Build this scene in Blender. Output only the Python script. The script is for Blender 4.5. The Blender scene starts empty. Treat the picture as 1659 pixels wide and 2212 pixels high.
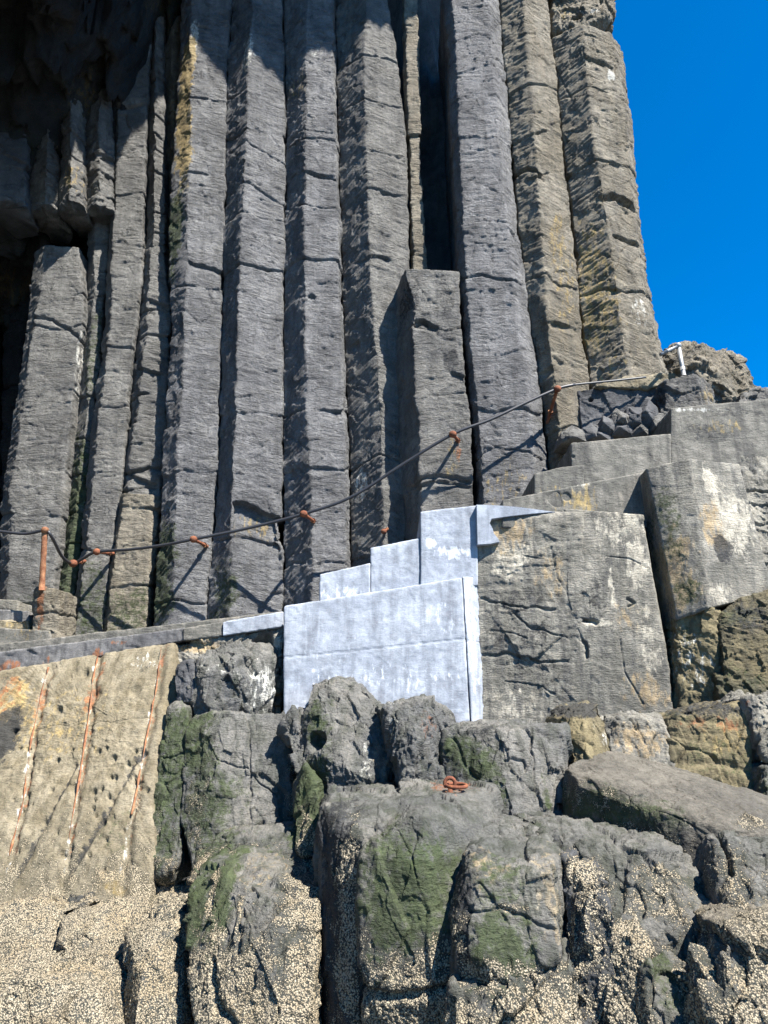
import bpy, bmesh, math, random
import numpy as np
from mathutils import Vector, Matrix

random.seed(7)
RNG = np.random.RandomState(11)
scene = bpy.context.scene
COL = scene.collection

# ------------------------------------------------------------------ camera
EYE = np.array([0.0, 0.0, 2.6])
PITCH = math.radians(17.0)
FPX, CX, CY = 1600.0, 829.5, 1106.0
cam_d = bpy.data.cameras.new('camera')
cam_d.sensor_fit = 'VERTICAL'
cam_d.sensor_height = 36.0
cam_d.lens = FPX / 2212.0 * 36.0
cam_d.clip_start = 0.05
cam_d.clip_end = 8000
cam = bpy.data.objects.new('camera', cam_d)
cam.location = EYE
cam.rotation_euler = (math.radians(90) + PITCH, 0, 0)
COL.objects.link(cam)
scene.camera = cam

# ------------------------------------------------------------------ light
SUN_EL, SUN_ROT = math.radians(54), math.radians(135)
SUN = np.array([math.sin(SUN_ROT) * math.cos(SUN_EL), math.cos(SUN_ROT) * math.cos(SUN_EL), math.sin(SUN_EL)])
world = bpy.data.worlds.new('World')
scene.world = world
world.use_nodes = True
wn = world.node_tree
wn.nodes.clear()
sky = wn.nodes.new('ShaderNodeTexSky')
sky.sky_type = 'NISHITA'
sky.sun_disc = False
sky.sun_elevation = SUN_EL
sky.sun_rotation = SUN_ROT
sky.altitude = 0
sky.air_density = 0.75
sky.dust_density = 0.0
sky.ozone_density = 4.0
hs = wn.nodes.new('ShaderNodeHueSaturation')
hs.inputs['Saturation'].default_value = 1.5
hs.inputs['Hue'].default_value = 0.5
bg = wn.nodes.new('ShaderNodeBackground')
bg.inputs['Strength'].default_value = 0.082
wo = wn.nodes.new('ShaderNodeOutputWorld')
wn.links.new(sky.outputs[0], hs.inputs['Color'])
wn.links.new(hs.outputs[0], bg.inputs['Color'])
wn.links.new(bg.outputs[0], wo.inputs['Surface'])
sl = bpy.data.lights.new('sun', 'SUN')
sl.energy = 5.0
sl.angle = math.radians(0.53)
sl.color = (1.0, 0.95, 0.88)
so = bpy.data.objects.new('sun', sl)
so.location = (20, -20, 40)
so.rotation_euler = Vector((-SUN[0], -SUN[1], -SUN[2])).to_track_quat('-Z', 'Y').to_euler()
COL.objects.link(so)
scene.view_settings.view_transform = 'Standard'
scene.view_settings.look = 'None'
scene.view_settings.gamma = 1.0
scene.view_settings.exposure = 1.78
scene.render.engine = 'CYCLES'
scene.cycles.max_bounces = 5
scene.cycles.diffuse_bounces = 3
scene.cycles.use_denoising = True

# ------------------------------------------------------------------ maths
CP, SP = math.cos(PITCH), math.sin(PITCH)
FWD = np.array([0, CP, SP]); UPV = np.array([0, -SP, CP])

def at(px, py, Y):
    """point of the place seen at picture point (px, py) that stands Y metres ahead"""
    d = FWD + np.array([1.0, 0, 0]) * (px - CX) / FPX + UPV * (CY - py) / FPX
    return EYE + d * (Y / d[1])

def px2m(Y, px=1.0):
    return px * Y / FPX * 1.02

def _hash(ix, iy, iz, seed):
    h = (ix.astype(np.uint32) * np.uint32(374761393) + iy.astype(np.uint32) * np.uint32(668265263)
         + iz.astype(np.uint32) * np.uint32(2147483647) + np.uint32((seed * 974711) & 0xffffffff))
    h = (h ^ (h >> np.uint32(13))) * np.uint32(1274126177)
    h = (h ^ (h >> np.uint32(15))) * np.uint32(2246822519)
    return h ^ (h >> np.uint32(16))

def noise(P, seed=0):
    """gradient noise, about -1..1"""
    F = np.floor(P); f = (P - F).astype(np.float32)
    I = F.astype(np.int64)
    u = f * f * f * (f * (f * 6 - 15) + 10)
    out = 0
    for dx in (0, 1):
        wx = u[:, 0] if dx else 1 - u[:, 0]
        for dy in (0, 1):
            wy = u[:, 1] if dy else 1 - u[:, 1]
            for dz in (0, 1):
                wz = u[:, 2] if dz else 1 - u[:, 2]
                h = _hash(I[:, 0] + dx, I[:, 1] + dy, I[:, 2] + dz, seed)
                gx = (h & 1023).astype(np.float32) / 511.5 - 1
                gy = ((h >> np.uint32(10)) & 1023).astype(np.float32) / 511.5 - 1
                gz = ((h >> np.uint32(20)) & 1023).astype(np.float32) / 511.5 - 1
                out = out + wx * wy * wz * (gx * (f[:, 0] - dx) + gy * (f[:, 1] - dy) + gz * (f[:, 2] - dz))
    return out * 1.5

def fbm(P, seed=0, oct=4, gain=0.5):
    a, s, t = 1.0, 0, 0
    for i in range(oct):
        s = s + a * noise(P * (2.03 ** i), seed + i * 17)
        t += a; a *= gain
    return s / t

def cells(P, seed=0):
    """nearest-seed cells: returns F1, F2, a flat tilted offset for each cell (chiselled faces) and a random id"""
    I = np.floor(P).astype(np.int64)
    n = len(P)
    f1 = np.full(n, 9.0, np.float32); f2 = np.full(n, 9.0, np.float32)
    tilt = np.zeros(n, np.float32); rid = np.zeros(n, np.float32)
    for dx in (-1, 0, 1):
        for dy in (-1, 0, 1):
            for dz in (-1, 0, 1):
                ix, iy, iz = I[:, 0] + dx, I[:, 1] + dy, I[:, 2] + dz
                h = _hash(ix, iy, iz, seed); g = _hash(ix, iy, iz, seed + 5)
                ex = P[:, 0] - ix - (h & 1023) / 1023.0
                ey = P[:, 1] - iy - ((h >> np.uint32(10)) & 1023) / 1023.0
                ez = P[:, 2] - iz - ((h >> np.uint32(20)) & 1023) / 1023.0
                d = np.sqrt(ex * ex + ey * ey + ez * ez).astype(np.float32)
                tx = (g & 1023) / 511.5 - 1; ty = ((g >> np.uint32(10)) & 1023) / 511.5 - 1; tz = ((g >> np.uint32(20)) & 1023) / 511.5 - 1
                tt = (ex * tx + ey * ty + ez * tz + 0.5 * tx)
                m = d < f1
                f2 = np.where(m, f1, np.minimum(f2, d))
                f1 = np.where(m, d, f1)
                tilt = np.where(m, tt, tilt); rid = np.where(m, (tx + 1) / 2, rid)
    return f1, f2, tilt, rid

def sstep(a, b, x):
    t = np.clip((x - a) / (b - a), 0, 1)
    return t * t * (3 - 2 * t)

def seg_dist(X, Z, a, b):
    ax, az = a; bx, bz = b
    dx, dz = bx - ax, bz - az
    L = dx * dx + dz * dz + 1e-9
    t = np.clip(((X - ax) * dx + (Z - az) * dz) / L, 0, 1)
    return np.hypot(X - ax - t * dx, Z - az - t * dz)

# ------------------------------------------------------------------ materials
MATS = {}
def rockmat(name, c1, c2, c3, rough=0.85, bump=0.5, bscale=22.0, streak=0.45, speck=0.35, barn_col=(0.385, 0.33, 0.235),
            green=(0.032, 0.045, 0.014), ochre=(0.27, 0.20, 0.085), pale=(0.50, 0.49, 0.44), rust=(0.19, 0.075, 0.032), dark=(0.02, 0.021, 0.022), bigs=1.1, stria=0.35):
    m = bpy.data.materials.new(name); m.use_nodes = True
    nt = m.node_tree; N = nt.nodes; Lk = nt.links
    bs = N['Principled BSDF']
    def nd(t, **k):
        n = N.new(t)
        for a, b in k.items(): setattr(n, a, b)
        return n
    geo = nd('ShaderNodeNewGeometry')
    def mapped(sx, sy, sz):
        v = nd('ShaderNodeVectorMath', operation='MULTIPLY'); v.inputs[1].default_value = (sx, sy, sz)
        Lk.new(geo.outputs['Position'], v.inputs[0]); return v.outputs[0]
    def nz(vec, scale, det=5, rg=0.6, dist=0.0):
        n = nd('ShaderNodeTexNoise'); n.inputs['Scale'].default_value = scale; n.inputs['Detail'].default_value = det
        n.inputs['Roughness'].default_value = rg; n.inputs['Distortion'].default_value = dist
        Lk.new(vec, n.inputs['Vector']); return n.outputs['Fac']
    def mr(val, a, b, c=0.0, d=1.0, smooth=True):
        n = nd('ShaderNodeMapRange'); n.interpolation_type = 'SMOOTHSTEP' if smooth else 'LINEAR'
        for i, x in enumerate((a, b, c, d)):
            if hasattr(x, 'links'): Lk.new(x, n.inputs[i + 1])
            else: n.inputs[i + 1].default_value = x
        Lk.new(val, n.inputs[0]); return n.outputs[0]
    def mt(op, a, b=None):
        n = nd('ShaderNodeMath', operation=op)
        for i, x in enumerate((a, b)):
            if x is None: continue
            if hasattr(x, 'links'): Lk.new(x, n.inputs[i])
            else: n.inputs[i].default_value = x
        return n.outputs[0]
    def mx(fac, a, b, mode='MIX'):
        n = nd('ShaderNodeMix', data_type='RGBA', blend_type=mode)
        for k, x in ((0, fac), (6, a), (7, b)):
            if hasattr(x, 'links'): Lk.new(x, n.inputs[k])
            elif k == 0: n.inputs[0].default_value = x
            else: n.inputs[k].default_value = (x[0], x[1], x[2], 1)
        return n.outputs[2]
    def att(a):
        n = nd('ShaderNodeAttribute'); n.attribute_name = a; return n.outputs['Fac']
    p1 = mapped(1, 1, 1)
    big = nz(p1, bigs, 6, 0.62, 0.4)
    med = nz(p1, 6.0, 6, 0.65)
    fine = nz(p1, 45.0, 5, 0.75)
    vs = nz(mapped(5, 5, 0.5), 1.6, 6, 0.6)
    col = mx(mr(big, 0.36, 0.64), c1, c2)
    col = mx(mt('MULTIPLY', mr(vs, 0.42, 0.68), streak), col, c3)
    col = mx(0.85, col, mr(med, 0.25, 0.75, 0.62, 1.38, False), 'MULTIPLY')
    col = mx(1.0, col, mr(fine, 0.25, 0.75, 1 - speck, 1 + speck, False), 'MULTIPLY')
    patch = nz(p1, 13.0, 9, 0.8)
    patch2 = nz(mapped(1, 1, 0.35), 14.0, 7, 0.7)
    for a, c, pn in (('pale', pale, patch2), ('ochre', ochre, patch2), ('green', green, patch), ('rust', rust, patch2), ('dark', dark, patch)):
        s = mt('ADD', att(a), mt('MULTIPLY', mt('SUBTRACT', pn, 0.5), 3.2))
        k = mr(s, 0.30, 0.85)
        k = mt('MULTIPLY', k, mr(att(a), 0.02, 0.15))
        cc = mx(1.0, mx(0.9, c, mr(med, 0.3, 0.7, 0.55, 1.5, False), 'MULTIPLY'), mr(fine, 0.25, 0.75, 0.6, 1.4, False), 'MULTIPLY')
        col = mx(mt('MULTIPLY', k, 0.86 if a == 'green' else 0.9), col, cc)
    # crust of barnacles: separate cones where sparse, closed crust where dense
    bt = att('barn')
    vo = nd('ShaderNodeTexVoronoi'); vo.inputs['Scale'].default_value = 68.0
    Lk.new(p1, vo.inputs['Vector'])
    cov = mt('ADD', bt, mt('MULTIPLY', mt('SUBTRACT', nz(mapped(1, 1, 0.6), 6.5, 9, 0.78), 0.5), 3.0))
    cov = mt('MULTIPLY', cov, mr(bt, 0.01, 0.12))
    rad = mr(cov, 0.15, 0.75, 0.0, 0.66, False)
    col = mx(mr(cov, 0.1, 0.7, 0.0, 0.62), col, (0.026, 0.026, 0.019))
    bm = mr(mt('SUBTRACT', rad, vo.outputs['Distance']), 0.0, 0.10)
    wn_ = nd('ShaderNodeSeparateColor'); Lk.new(vo.outputs['Color'], wn_.inputs[0])
    bcol = mx(wn_.outputs[0], tuple(x * 0.72 for x in barn_col), tuple(min(1, x * 1.3) for x in barn_col))
    bcol = mx(1.0, bcol, mr(vo.outputs['Distance'], 0.0, 0.7, 1.2, 0.6, False), 'MULTIPLY')
    bcol = mx(mr(nz(p1, 2.2, 4), 0.45, 0.7, 0, 0.35), bcol, (0.34, 0.25, 0.13))
    col = mx(bm, col, bcol)
    Lk.new(col, bs.inputs['Base Color'])
    bs.inputs['Roughness'].default_value = rough
    bs.inputs['Specular IOR Level'].default_value = 0.3
    b1 = nz(mapped(1, 1, 2.6), bscale, 9, 0.68, 0.6)
    b2 = nz(p1, bscale * 4, 5, 0.7)
    sxyz = nd('ShaderNodeSeparateXYZ'); Lk.new(p1, sxyz.inputs[0])
    cxyz = nd('ShaderNodeCombineXYZ')
    Lk.new(mt('MULTIPLY', sxyz.outputs[0], 3.5), cxyz.inputs[0]); Lk.new(mt('MULTIPLY', sxyz.outputs[1], 3.5), cxyz.inputs[1]); Lk.new(mt('MULTIPLY', att('strz'), 19.0), cxyz.inputs[2])
    b3 = nz(cxyz.outputs[0], 1.0, 8, 0.68, 0.9)
    b3 = mt('MULTIPLY', mr(b3, 0.30, 0.56), mr(nz(p1, 2.7, 4), 0.36, 0.64, 0.05, 1.15))
    hh = mt('ADD', mt('ADD', b1, mt('MULTIPLY', b2, 0.3)), mt('MULTIPLY', b3, stria))
    bp = nd('ShaderNodeBump'); bp.inputs['Strength'].default_value = bump; bp.inputs['Distance'].default_value = 0.05
    Lk.new(hh, bp.inputs['Height'])
    bh = mt('MULTIPLY', bm, mt('SUBTRACT', 0.9, vo.outputs['Distance']))
    bp2 = nd('ShaderNodeBump'); bp2.inputs['Strength'].default_value = 0.9; bp2.inputs['Distance'].default_value = 0.022
    Lk.new(bh, bp2.inputs['Height']); Lk.new(bp.outputs[0], bp2.inputs['Normal'])
    Lk.new(bp2.outputs[0], bs.inputs['Normal'])
    MATS[name] = m
    return m

rockmat('basalt_grey', (0.1007, 0.1007, 0.1022), (0.1603, 0.1589, 0.1581), (0.0657, 0.0657, 0.0657), stria=0.8, bump=0.9, speck=0.42)
rockmat('basalt_brown', (0.1361, 0.1166, 0.0840), (0.1944, 0.1726, 0.1337), (0.0816, 0.0762, 0.0669), stria=0.8, bump=0.9, speck=0.42)
rockmat('basalt_mid', (0.0990, 0.0960, 0.0906), (0.1561, 0.1501, 0.1371), (0.0647, 0.0632, 0.0601), stria=0.8, bump=0.9, speck=0.42)
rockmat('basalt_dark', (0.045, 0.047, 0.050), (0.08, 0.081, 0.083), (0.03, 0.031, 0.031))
rockmat('shade_dark_rock', (0.0070, 0.0077, 0.0077), (0.0210, 0.0210, 0.0196), (0.0042, 0.0042, 0.0042), rough=0.6, bump=1.0, bscale=10, green=(0.012, 0.018, 0.006), ochre=(0.05, 0.035, 0.012))  # basalt blackened in its base colour to deepen the shade of cave and slot
rockmat('basalt_yellow', (0.1600, 0.1320, 0.0720), (0.1040, 0.0880, 0.0520), (0.0600, 0.0480, 0.0280), streak=0.6)
rockmat('basalt_shore', (0.0645, 0.0655, 0.0606), (0.1251, 0.1193, 0.1056), (0.0313, 0.0361, 0.0235), rough=0.7, bump=0.75, bscale=14, speck=0.45, stria=0.2, streak=0.8, ochre=(0.21, 0.165, 0.10))
rockmat('basalt_tide', (0.0795, 0.0804, 0.0777), (0.1403, 0.1337, 0.1197), (0.0411, 0.0449, 0.0337), rough=0.75, bump=0.8, bscale=16, speck=0.42, stria=0.3, streak=0.75, ochre=(0.21, 0.165, 0.10))
rockmat('basalt_moss', (0.060, 0.055, 0.032), (0.120, 0.098, 0.052), (0.03, 0.03, 0.018), rough=0.7, bump=0.8, bscale=16, streak=0.6, stria=0.3)
rockmat('basalt_ledge', (0.080, 0.073, 0.060), (0.125, 0.113, 0.092), (0.05, 0.048, 0.04), rough=0.75, bump=0.8, bscale=16, stria=0.2)
rockmat('basalt_wall', (0.1348, 0.1271, 0.1060), (0.2312, 0.2167, 0.1811), (0.0771, 0.0760, 0.0712), streak=0.85, bump=0.7, pale=(0.37, 0.34, 0.275), ochre=(0.27, 0.205, 0.12), bigs=1.8)
rockmat('cream_concrete', (0.1452, 0.1232, 0.0810), (0.2112, 0.1830, 0.1276), (0.0924, 0.0757, 0.0440), streak=0.7, bump=0.6, speck=0.35)
rockmat('grey_concrete', (0.0972, 0.0936, 0.0810), (0.1665, 0.1548, 0.1314), (0.0612, 0.0594, 0.0540), bump=0.4, speck=0.3, streak=0.8, bigs=2.6)
rockmat('dark_concrete', (0.075, 0.075, 0.078), (0.15, 0.145, 0.14), (0.05, 0.05, 0.05), bump=0.3, streak=0.8)
rockmat('washed_concrete', (0.225, 0.248, 0.286), (0.31, 0.335, 0.375), (0.165, 0.182, 0.21), bump=0.2, speck=0.16, streak=0.75,
        pale=(0.55, 0.585, 0.64), dark=(0.28, 0.31, 0.36), bigs=2.2)
rockmat('rusty_iron', (0.13, 0.042, 0.022), (0.22, 0.08, 0.036), (0.06, 0.022, 0.015), bump=0.4, bscale=60, rough=0.8, bigs=9)
rockmat('orange_iron', (0.18, 0.07, 0.033), (0.32, 0.16, 0.08), (0.09, 0.035, 0.02), bump=0.4, bscale=60, rough=0.8, bigs=9)

def plain(name, col, rough=0.5, metal=0.0):
    m = bpy.data.materials.new(name); m.use_nodes = True
    nt = m.node_tree; b = nt.nodes['Principled BSDF']
    n = nt.nodes.new('ShaderNodeTexNoise'); n.inputs['Scale'].default_value = 40; n.inputs['Detail'].default_value = 5
    x = nt.nodes.new('ShaderNodeMix'); x.data_type = 'RGBA'
    x.inputs[6].default_value = tuple(c * 0.6 for c in col) + (1,); x.inputs[7].default_value = tuple(min(1, c * 1.3) for c in col) + (1,)
    nt.links.new(n.outputs[0], x.inputs[0]); nt.links.new(x.outputs[2], b.inputs['Base Color'])
    b.inputs['Roughness'].default_value = rough; b.inputs['Metallic'].default_value = metal
    MATS[name] = m
plain('cable_black', (0.025, 0.026, 0.03), 0.45)
plain('cable_steel', (0.05, 0.052, 0.055), 0.5, 0.0)
plain('galvanised', (0.26, 0.265, 0.26), 0.45, 0.3)
plain('grey_iron', (0.16, 0.17, 0.18), 0.5, 0.3)

# ------------------------------------------------------------------ mesh makers
def tag(o, label=None, cat=None, group=None, kind=None):
    if label: o['label'] = label
    if cat: o['category'] = cat
    if group: o['group'] = group
    if kind: o['kind'] = kind
    return o

def link_mesh(name, V, F, mat, attrs=None, parent=None, smooth=True):
    V = np.asarray(V, np.float32)
    org = np.array([(V[:, 0].min() + V[:, 0].max()) / 2, (V[:, 1].min() + V[:, 1].max()) / 2, V[:, 2].min()])
    if parent is not None: org = np.array(parent.location)
    me = bpy.data.meshes.new(name)
    F = np.asarray(F, np.int32)
    k = F.shape[1]
    me.vertices.add(len(V)); me.vertices.foreach_set('co', (V - org).astype(np.float32).ravel())
    me.loops.add(F.size); me.loops.foreach_set('vertex_index', F.ravel())
    me.polygons.add(len(F)); me.polygons.foreach_set('loop_start', np.arange(0, F.size, k, dtype=np.int32))
    me.polygons.foreach_set('loop_total', np.full(len(F), k, np.int32))
    me.update(calc_edges=True); me.validate()
    me.polygons.foreach_set('use_smooth', np.full(len(me.polygons), smooth))
    for a, v in (attrs or {}).items():
        at_ = me.attributes.new(a, 'FLOAT', 'POINT'); at_.data.foreach_set('value', v.astype(np.float32))
    me.materials.append(MATS[mat])
    o = bpy.data.objects.new(name, me)
    COL.objects.link(o)
    if parent is None: o.location = org
    else: o.parent = parent
    return o

def vnormals(V, F):
    n = np.cross(V[F[:, 2]] - V[F[:, 0]], V[F[:, 3]] - V[F[:, 1]])
    out = np.zeros_like(V)
    for i in range(4):
        for c in range(3):
            out[:, c] += np.bincount(F[:, i], weights=n[:, c], minlength=len(V))
    return out / (np.linalg.norm(out, axis=1, keepdims=True) + 1e-12)

def surf_dist(V, Y):
    # how far ahead the front of a rock lies where it is seen at (x, y)
    R_ = V - EYE
    dd = R_ @ FWD
    px = CX + FPX * R_[:, 0] / dd; py = CY - FPX * (R_ @ UPV) / dd
    def f(x, y):
        m = (px - x) ** 2 + (py - y) ** 2 < 200
        return V[m, 1].min() if m.any() else Y
    return f

def marks_to_attrs(V, marks, Y, barn=None, Yat=None):
    """colour patches on the rock: weathering, growth and some painted shade, centre and size in metres"""
    A = {}
    X, Z = V[:, 0], V[:, 2]
    wob = fbm(V * 2.2, 91, 3) + 0.5 * fbm(V * 9, 92, 2)
    for (k, x, y, rx, ry, s) in marks or []:
        yy = Yat(x, y) if Yat else Y
        c = at(x, y, yy); a = px2m(yy, rx); b = px2m(yy, ry)
        d = np.sqrt(((X - c[0]) / a) ** 2 + ((Z - c[2]) / b) ** 2) + wob * 0.75
        v = s * (1 - sstep(0.3, 1.4, d))
        A[k] = np.maximum(A.get(k, 0), v)
    if barn is not None:
        y0, soft, s = barn[:3]
        z0 = at(CX, y0, Y)[2]
        v = s * sstep(-soft, soft, z0 - Z + wob * 0.35)
        A['barn'] = np.maximum(A.get('barn', 0), v)
    return A

def grooves(V, lines, Y, Yat=None):
    """carved cracks: lists of picture points followed by width and depth in metres"""
    h = np.zeros(len(V))
    if not lines: return h
    n1 = 0.04 * noise(V * 5.0, 3) + 0.012 * noise(V * 19.0, 5); n2 = 0.04 * noise(V * 5.0, 4) + 0.012 * noise(V * 19.0, 6)
    for ln in lines:
        pts, w, dp = ln
        ws = 0.15 if w < 0.009 else 1.0
        wx = V[:, 0] + ws * n1; wz = V[:, 2] + ws * n2
        q = [at(x, y, Yat(x, y) if Yat else Y) for x, y in pts]
        d = np.full(len(V), 9.0)
        for a, b in zip(q[:-1], q[1:]):
            d = np.minimum(d, seg_dist(wx, wz, (a[0], a[2]), (b[0], b[2])))
        h -= dp * np.exp(-(d / w) ** 2)
    return h

TOTAL = [0]; LASTV = [None]
def rock(name, pts, T, mat, label=None, cat='rock', group=None, kind=None, parent=None, p=40.0, big=0.035, facet=0.06, fscale=2.2,
         fine=0.012, aniso=(1, 1, 1), lines=None, dents=None, marks=None, barn=None, Y=None, spacing=None, seed=None, own_back=False,
         crack=0.02, strata=0.0, crease=0.018, chips=0, dens=1.0):
    """a closed block of stone: the corner points in pts (picture x, y, distance) and the same corners T metres farther back"""
    W = [at(*q) for q in pts]
    Ys = [q[2] for q in pts]
    Y = Y or min(Ys) + 0.3 * (max(Ys) - min(Ys))
    if not own_back:
        W += [w + np.array([0, T, 0]) for w in W]
    W = np.array(W)
    seed = seed if seed is not None else (abs(hash_str(name + (label or '') + str(pts[0]))) % 9973)
    bmh = bmesh.new()
    for w in W: bmh.verts.new(w)
    bmesh.ops.convex_hull(bmh, input=list(bmh.verts))
    bmh.faces.ensure_lookup_table()
    used = set()
    NN, HH = [], []
    c = np.mean([np.array(v.co) for f in bmh.faces for v in f.verts], axis=0)
    lo0, hi0 = W.min(0), W.max(0)
    c = 0.5 * c + 0.5 * (lo0 + hi0) / 2
    def planes(c):
        NN, HH = [], []
        for f in sorted(bmh.faces, key=lambda f: -f.calc_area()):
            n = np.array(f.normal, float)
            if np.linalg.norm(n) < 0.5 or f.calc_area() < 1e-5: continue
            h = float(n @ (np.array(f.verts[0].co) - c))
            if h < 0: n, h = -n, -h
            if any(n @ m > 0.996 for m in NN): continue
            NN.append(n); HH.append(max(h, 0.01))
        return np.array(NN), np.array(HH)
    cen = np.mean([np.array(v.co) for v in bmh.verts if v.link_faces], axis=0)
    NN, HH = planes(cen); c = cen
    rsx = np.random.RandomState(seed)
    NN, HH = list(NN), list(HH)
    for k_ in range(chips):
        v_ = rsx.normal(size=3) * np.array([1.0, 1.0, 0.55]); v_[1] = -abs(v_[1]) * .8
        v_ /= np.linalg.norm(v_)
        sup = ((W - c) @ v_).max()
        NN.append(v_); HH.append(max(.02, sup * rsx.uniform(0.84, 0.965)))
    NN, HH = np.array(NN), np.array(HH)
    bmh.free()
    lo, hi = lo0 - c, hi0 - c
    sp = spacing or max(0.010, px2m(Y, 2.6 * dens))
    ext = hi - lo
    n = [int(np.clip(ext[0] / sp, 8, 240)), int(np.clip(ext[1] / (sp * 1.25), 6, 90)), int(np.clip(ext[2] / sp, 8, 300))]
    ids, quads = [], []
    def lid(i, j, k): return (i * (n[1] + 1) + j) * (n[2] + 1) + k
    A_ = np.arange
    for ax in range(3):
        b, d = [(1, 2), (2, 0), (0, 1)][ax]
        ib, idd = np.meshgrid(A_(n[b]), A_(n[d]), indexing='ij')
        for side in (0, 1):
            def mk(db, dd):
                co = [None] * 3
                co[ax] = np.full(ib.shape, side * n[ax]); co[b] = ib + db; co[d] = idd + dd
                return lid(*co).ravel()
            q = np.stack([mk(0, 0), mk(1, 0), mk(1, 1), mk(0, 1)], 1)
            if side == 0: q = q[:, ::-1]
            quads.append(q)
    Q = np.concatenate(quads)
    uid, inv = np.unique(Q.ravel(), return_inverse=True)
    F = inv.reshape(-1, 4)
    k = uid % (n[2] + 1); r_ = uid // (n[2] + 1); j = r_ % (n[1] + 1); i = r_ // (n[1] + 1)
    g = np.stack([i / n[0], j / n[1], k / n[2]], 1)
    D = lo + g * (hi - lo)
    gg = np.zeros(len(D))
    M = np.maximum(0, D @ NN.T / HH)
    mx_ = M.max(1)
    gg = mx_ * ((M / mx_[:, None]) ** p).sum(1) ** (1 / p)
    V = D / gg[:, None] + c
    Nn = vnormals(V, F)
    if ((Nn * D).sum(1)).mean() < 0: Nn = -Nn; F = F[:, ::-1]
    S = np.array([seed * 1.37 % 91, seed * 2.11 % 83, seed * 3.7 % 97])
    an = np.array(aniso, float)
    P0 = V + S
    warp = np.stack([noise(P0 * 1.7, 21), noise(P0 * 1.7, 22), noise(P0 * 1.7, 23)], 1) * 0.09
    h = big * fbm(P0 * 1.1, seed, 3) * 1.6
    if facet:
        f1, f2, tl, rid = cells((P0 + warp) * an * fscale, seed)
        h = h + facet * (tl * 0.95) - crack * (1 - sstep(0.0, 0.022 * fscale, f2 - f1)) * (rid > 0.72)
        if facet > 0.02:
            _, _, tl2, _ = cells((P0 + warp * 0.6) * an * fscale * 2.9, seed + 3)
            h = h + facet * 0.40 * tl2
            _, _, tl3, _ = cells((P0 + warp * 0.4) * an * fscale * 7.1, seed + 4)
            h = h + min(facet, .07) * 0.17 * tl3
    if strata:
        zz = P0.copy(); zz[:, 2] = zz[:, 2] * 11 + noise(P0 * 2, 31) * 1.5; zz[:, :2] *= 1.6
        s_ = noise(zz, 33)
        h = h + strata * (s_ - 0.6 * np.abs(s_))
    h = h + fine * fbm(P0 * 9, seed + 2, 4, 0.6) * 1.6
    cr_ = np.abs(fbm(P0 * an * 2.6 + warp * 3, seed + 6, 3, 0.55)); cr2 = np.abs(noise(P0 * an * 7.3, seed + 7))
    h = h + crease * (np.minimum(cr_, .22) * 3.2 - .45) + crease * 0.35 * (np.minimum(cr2, .3) - .2)
    Yat = surf_dist(V, Y) if (lines or marks or dents) else None
    h = h + grooves(V, lines, Y, Yat)
    for (x, y, r, dp) in dents or []:
        q = at(x, y, Yat(x, y)); rr = px2m(Y, r)
        d = np.hypot(V[:, 0] - q[0], V[:, 2] - q[2]) / rr + 0.3 * noise(V * 6, 8)
        h = h - dp * (1 - sstep(0.5, 1.1, d))
    A = marks_to_attrs(V, marks, Y, barn, Yat)
    A['strz'] = V[:, 2]
    if 'barn' in A:
        h = h + A['barn'] * 0.008 * noise(V * 38, 41)
    V = V + Nn * h[:, None]
    TOTAL[0] += len(V); LASTV[0] = V
    o = link_mesh(name, V, F, mat, A, parent)
    tag(o, label, None if (parent or kind) else cat, group, kind)
    if kind: o['kind'] = kind
    return o

def hash_str(s):
    h = 17
    for ch in s: h = (h * 31 + ord(ch)) & 0xffffff
    return h

def notch(V, items, Y):
    h = np.zeros(len(V))
    for pts, H, dp in items or []:
        q = sorted([at(x, y, Y) for x, y in pts], key=lambda w: w[0])
        qx = [w[0] for w in q]; zt = np.interp(V[:, 0], qx, [w[2] for w in q]) + 0.03 * noise(V * 6, 12)
        d = zt - V[:, 2] 
        ins = sstep(qx[0] - .03, qx[0] + .03, V[:, 0] + 0.02 * noise(V * 8, 13)) * (1 - sstep(qx[-1] - .03, qx[-1] + .03, V[:, 0] + 0.02 * noise(V * 8, 14)))
        h -= dp * ins * sstep(0, .02, d) * np.clip(1 - d / H, 0, 1)
    return h

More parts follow.
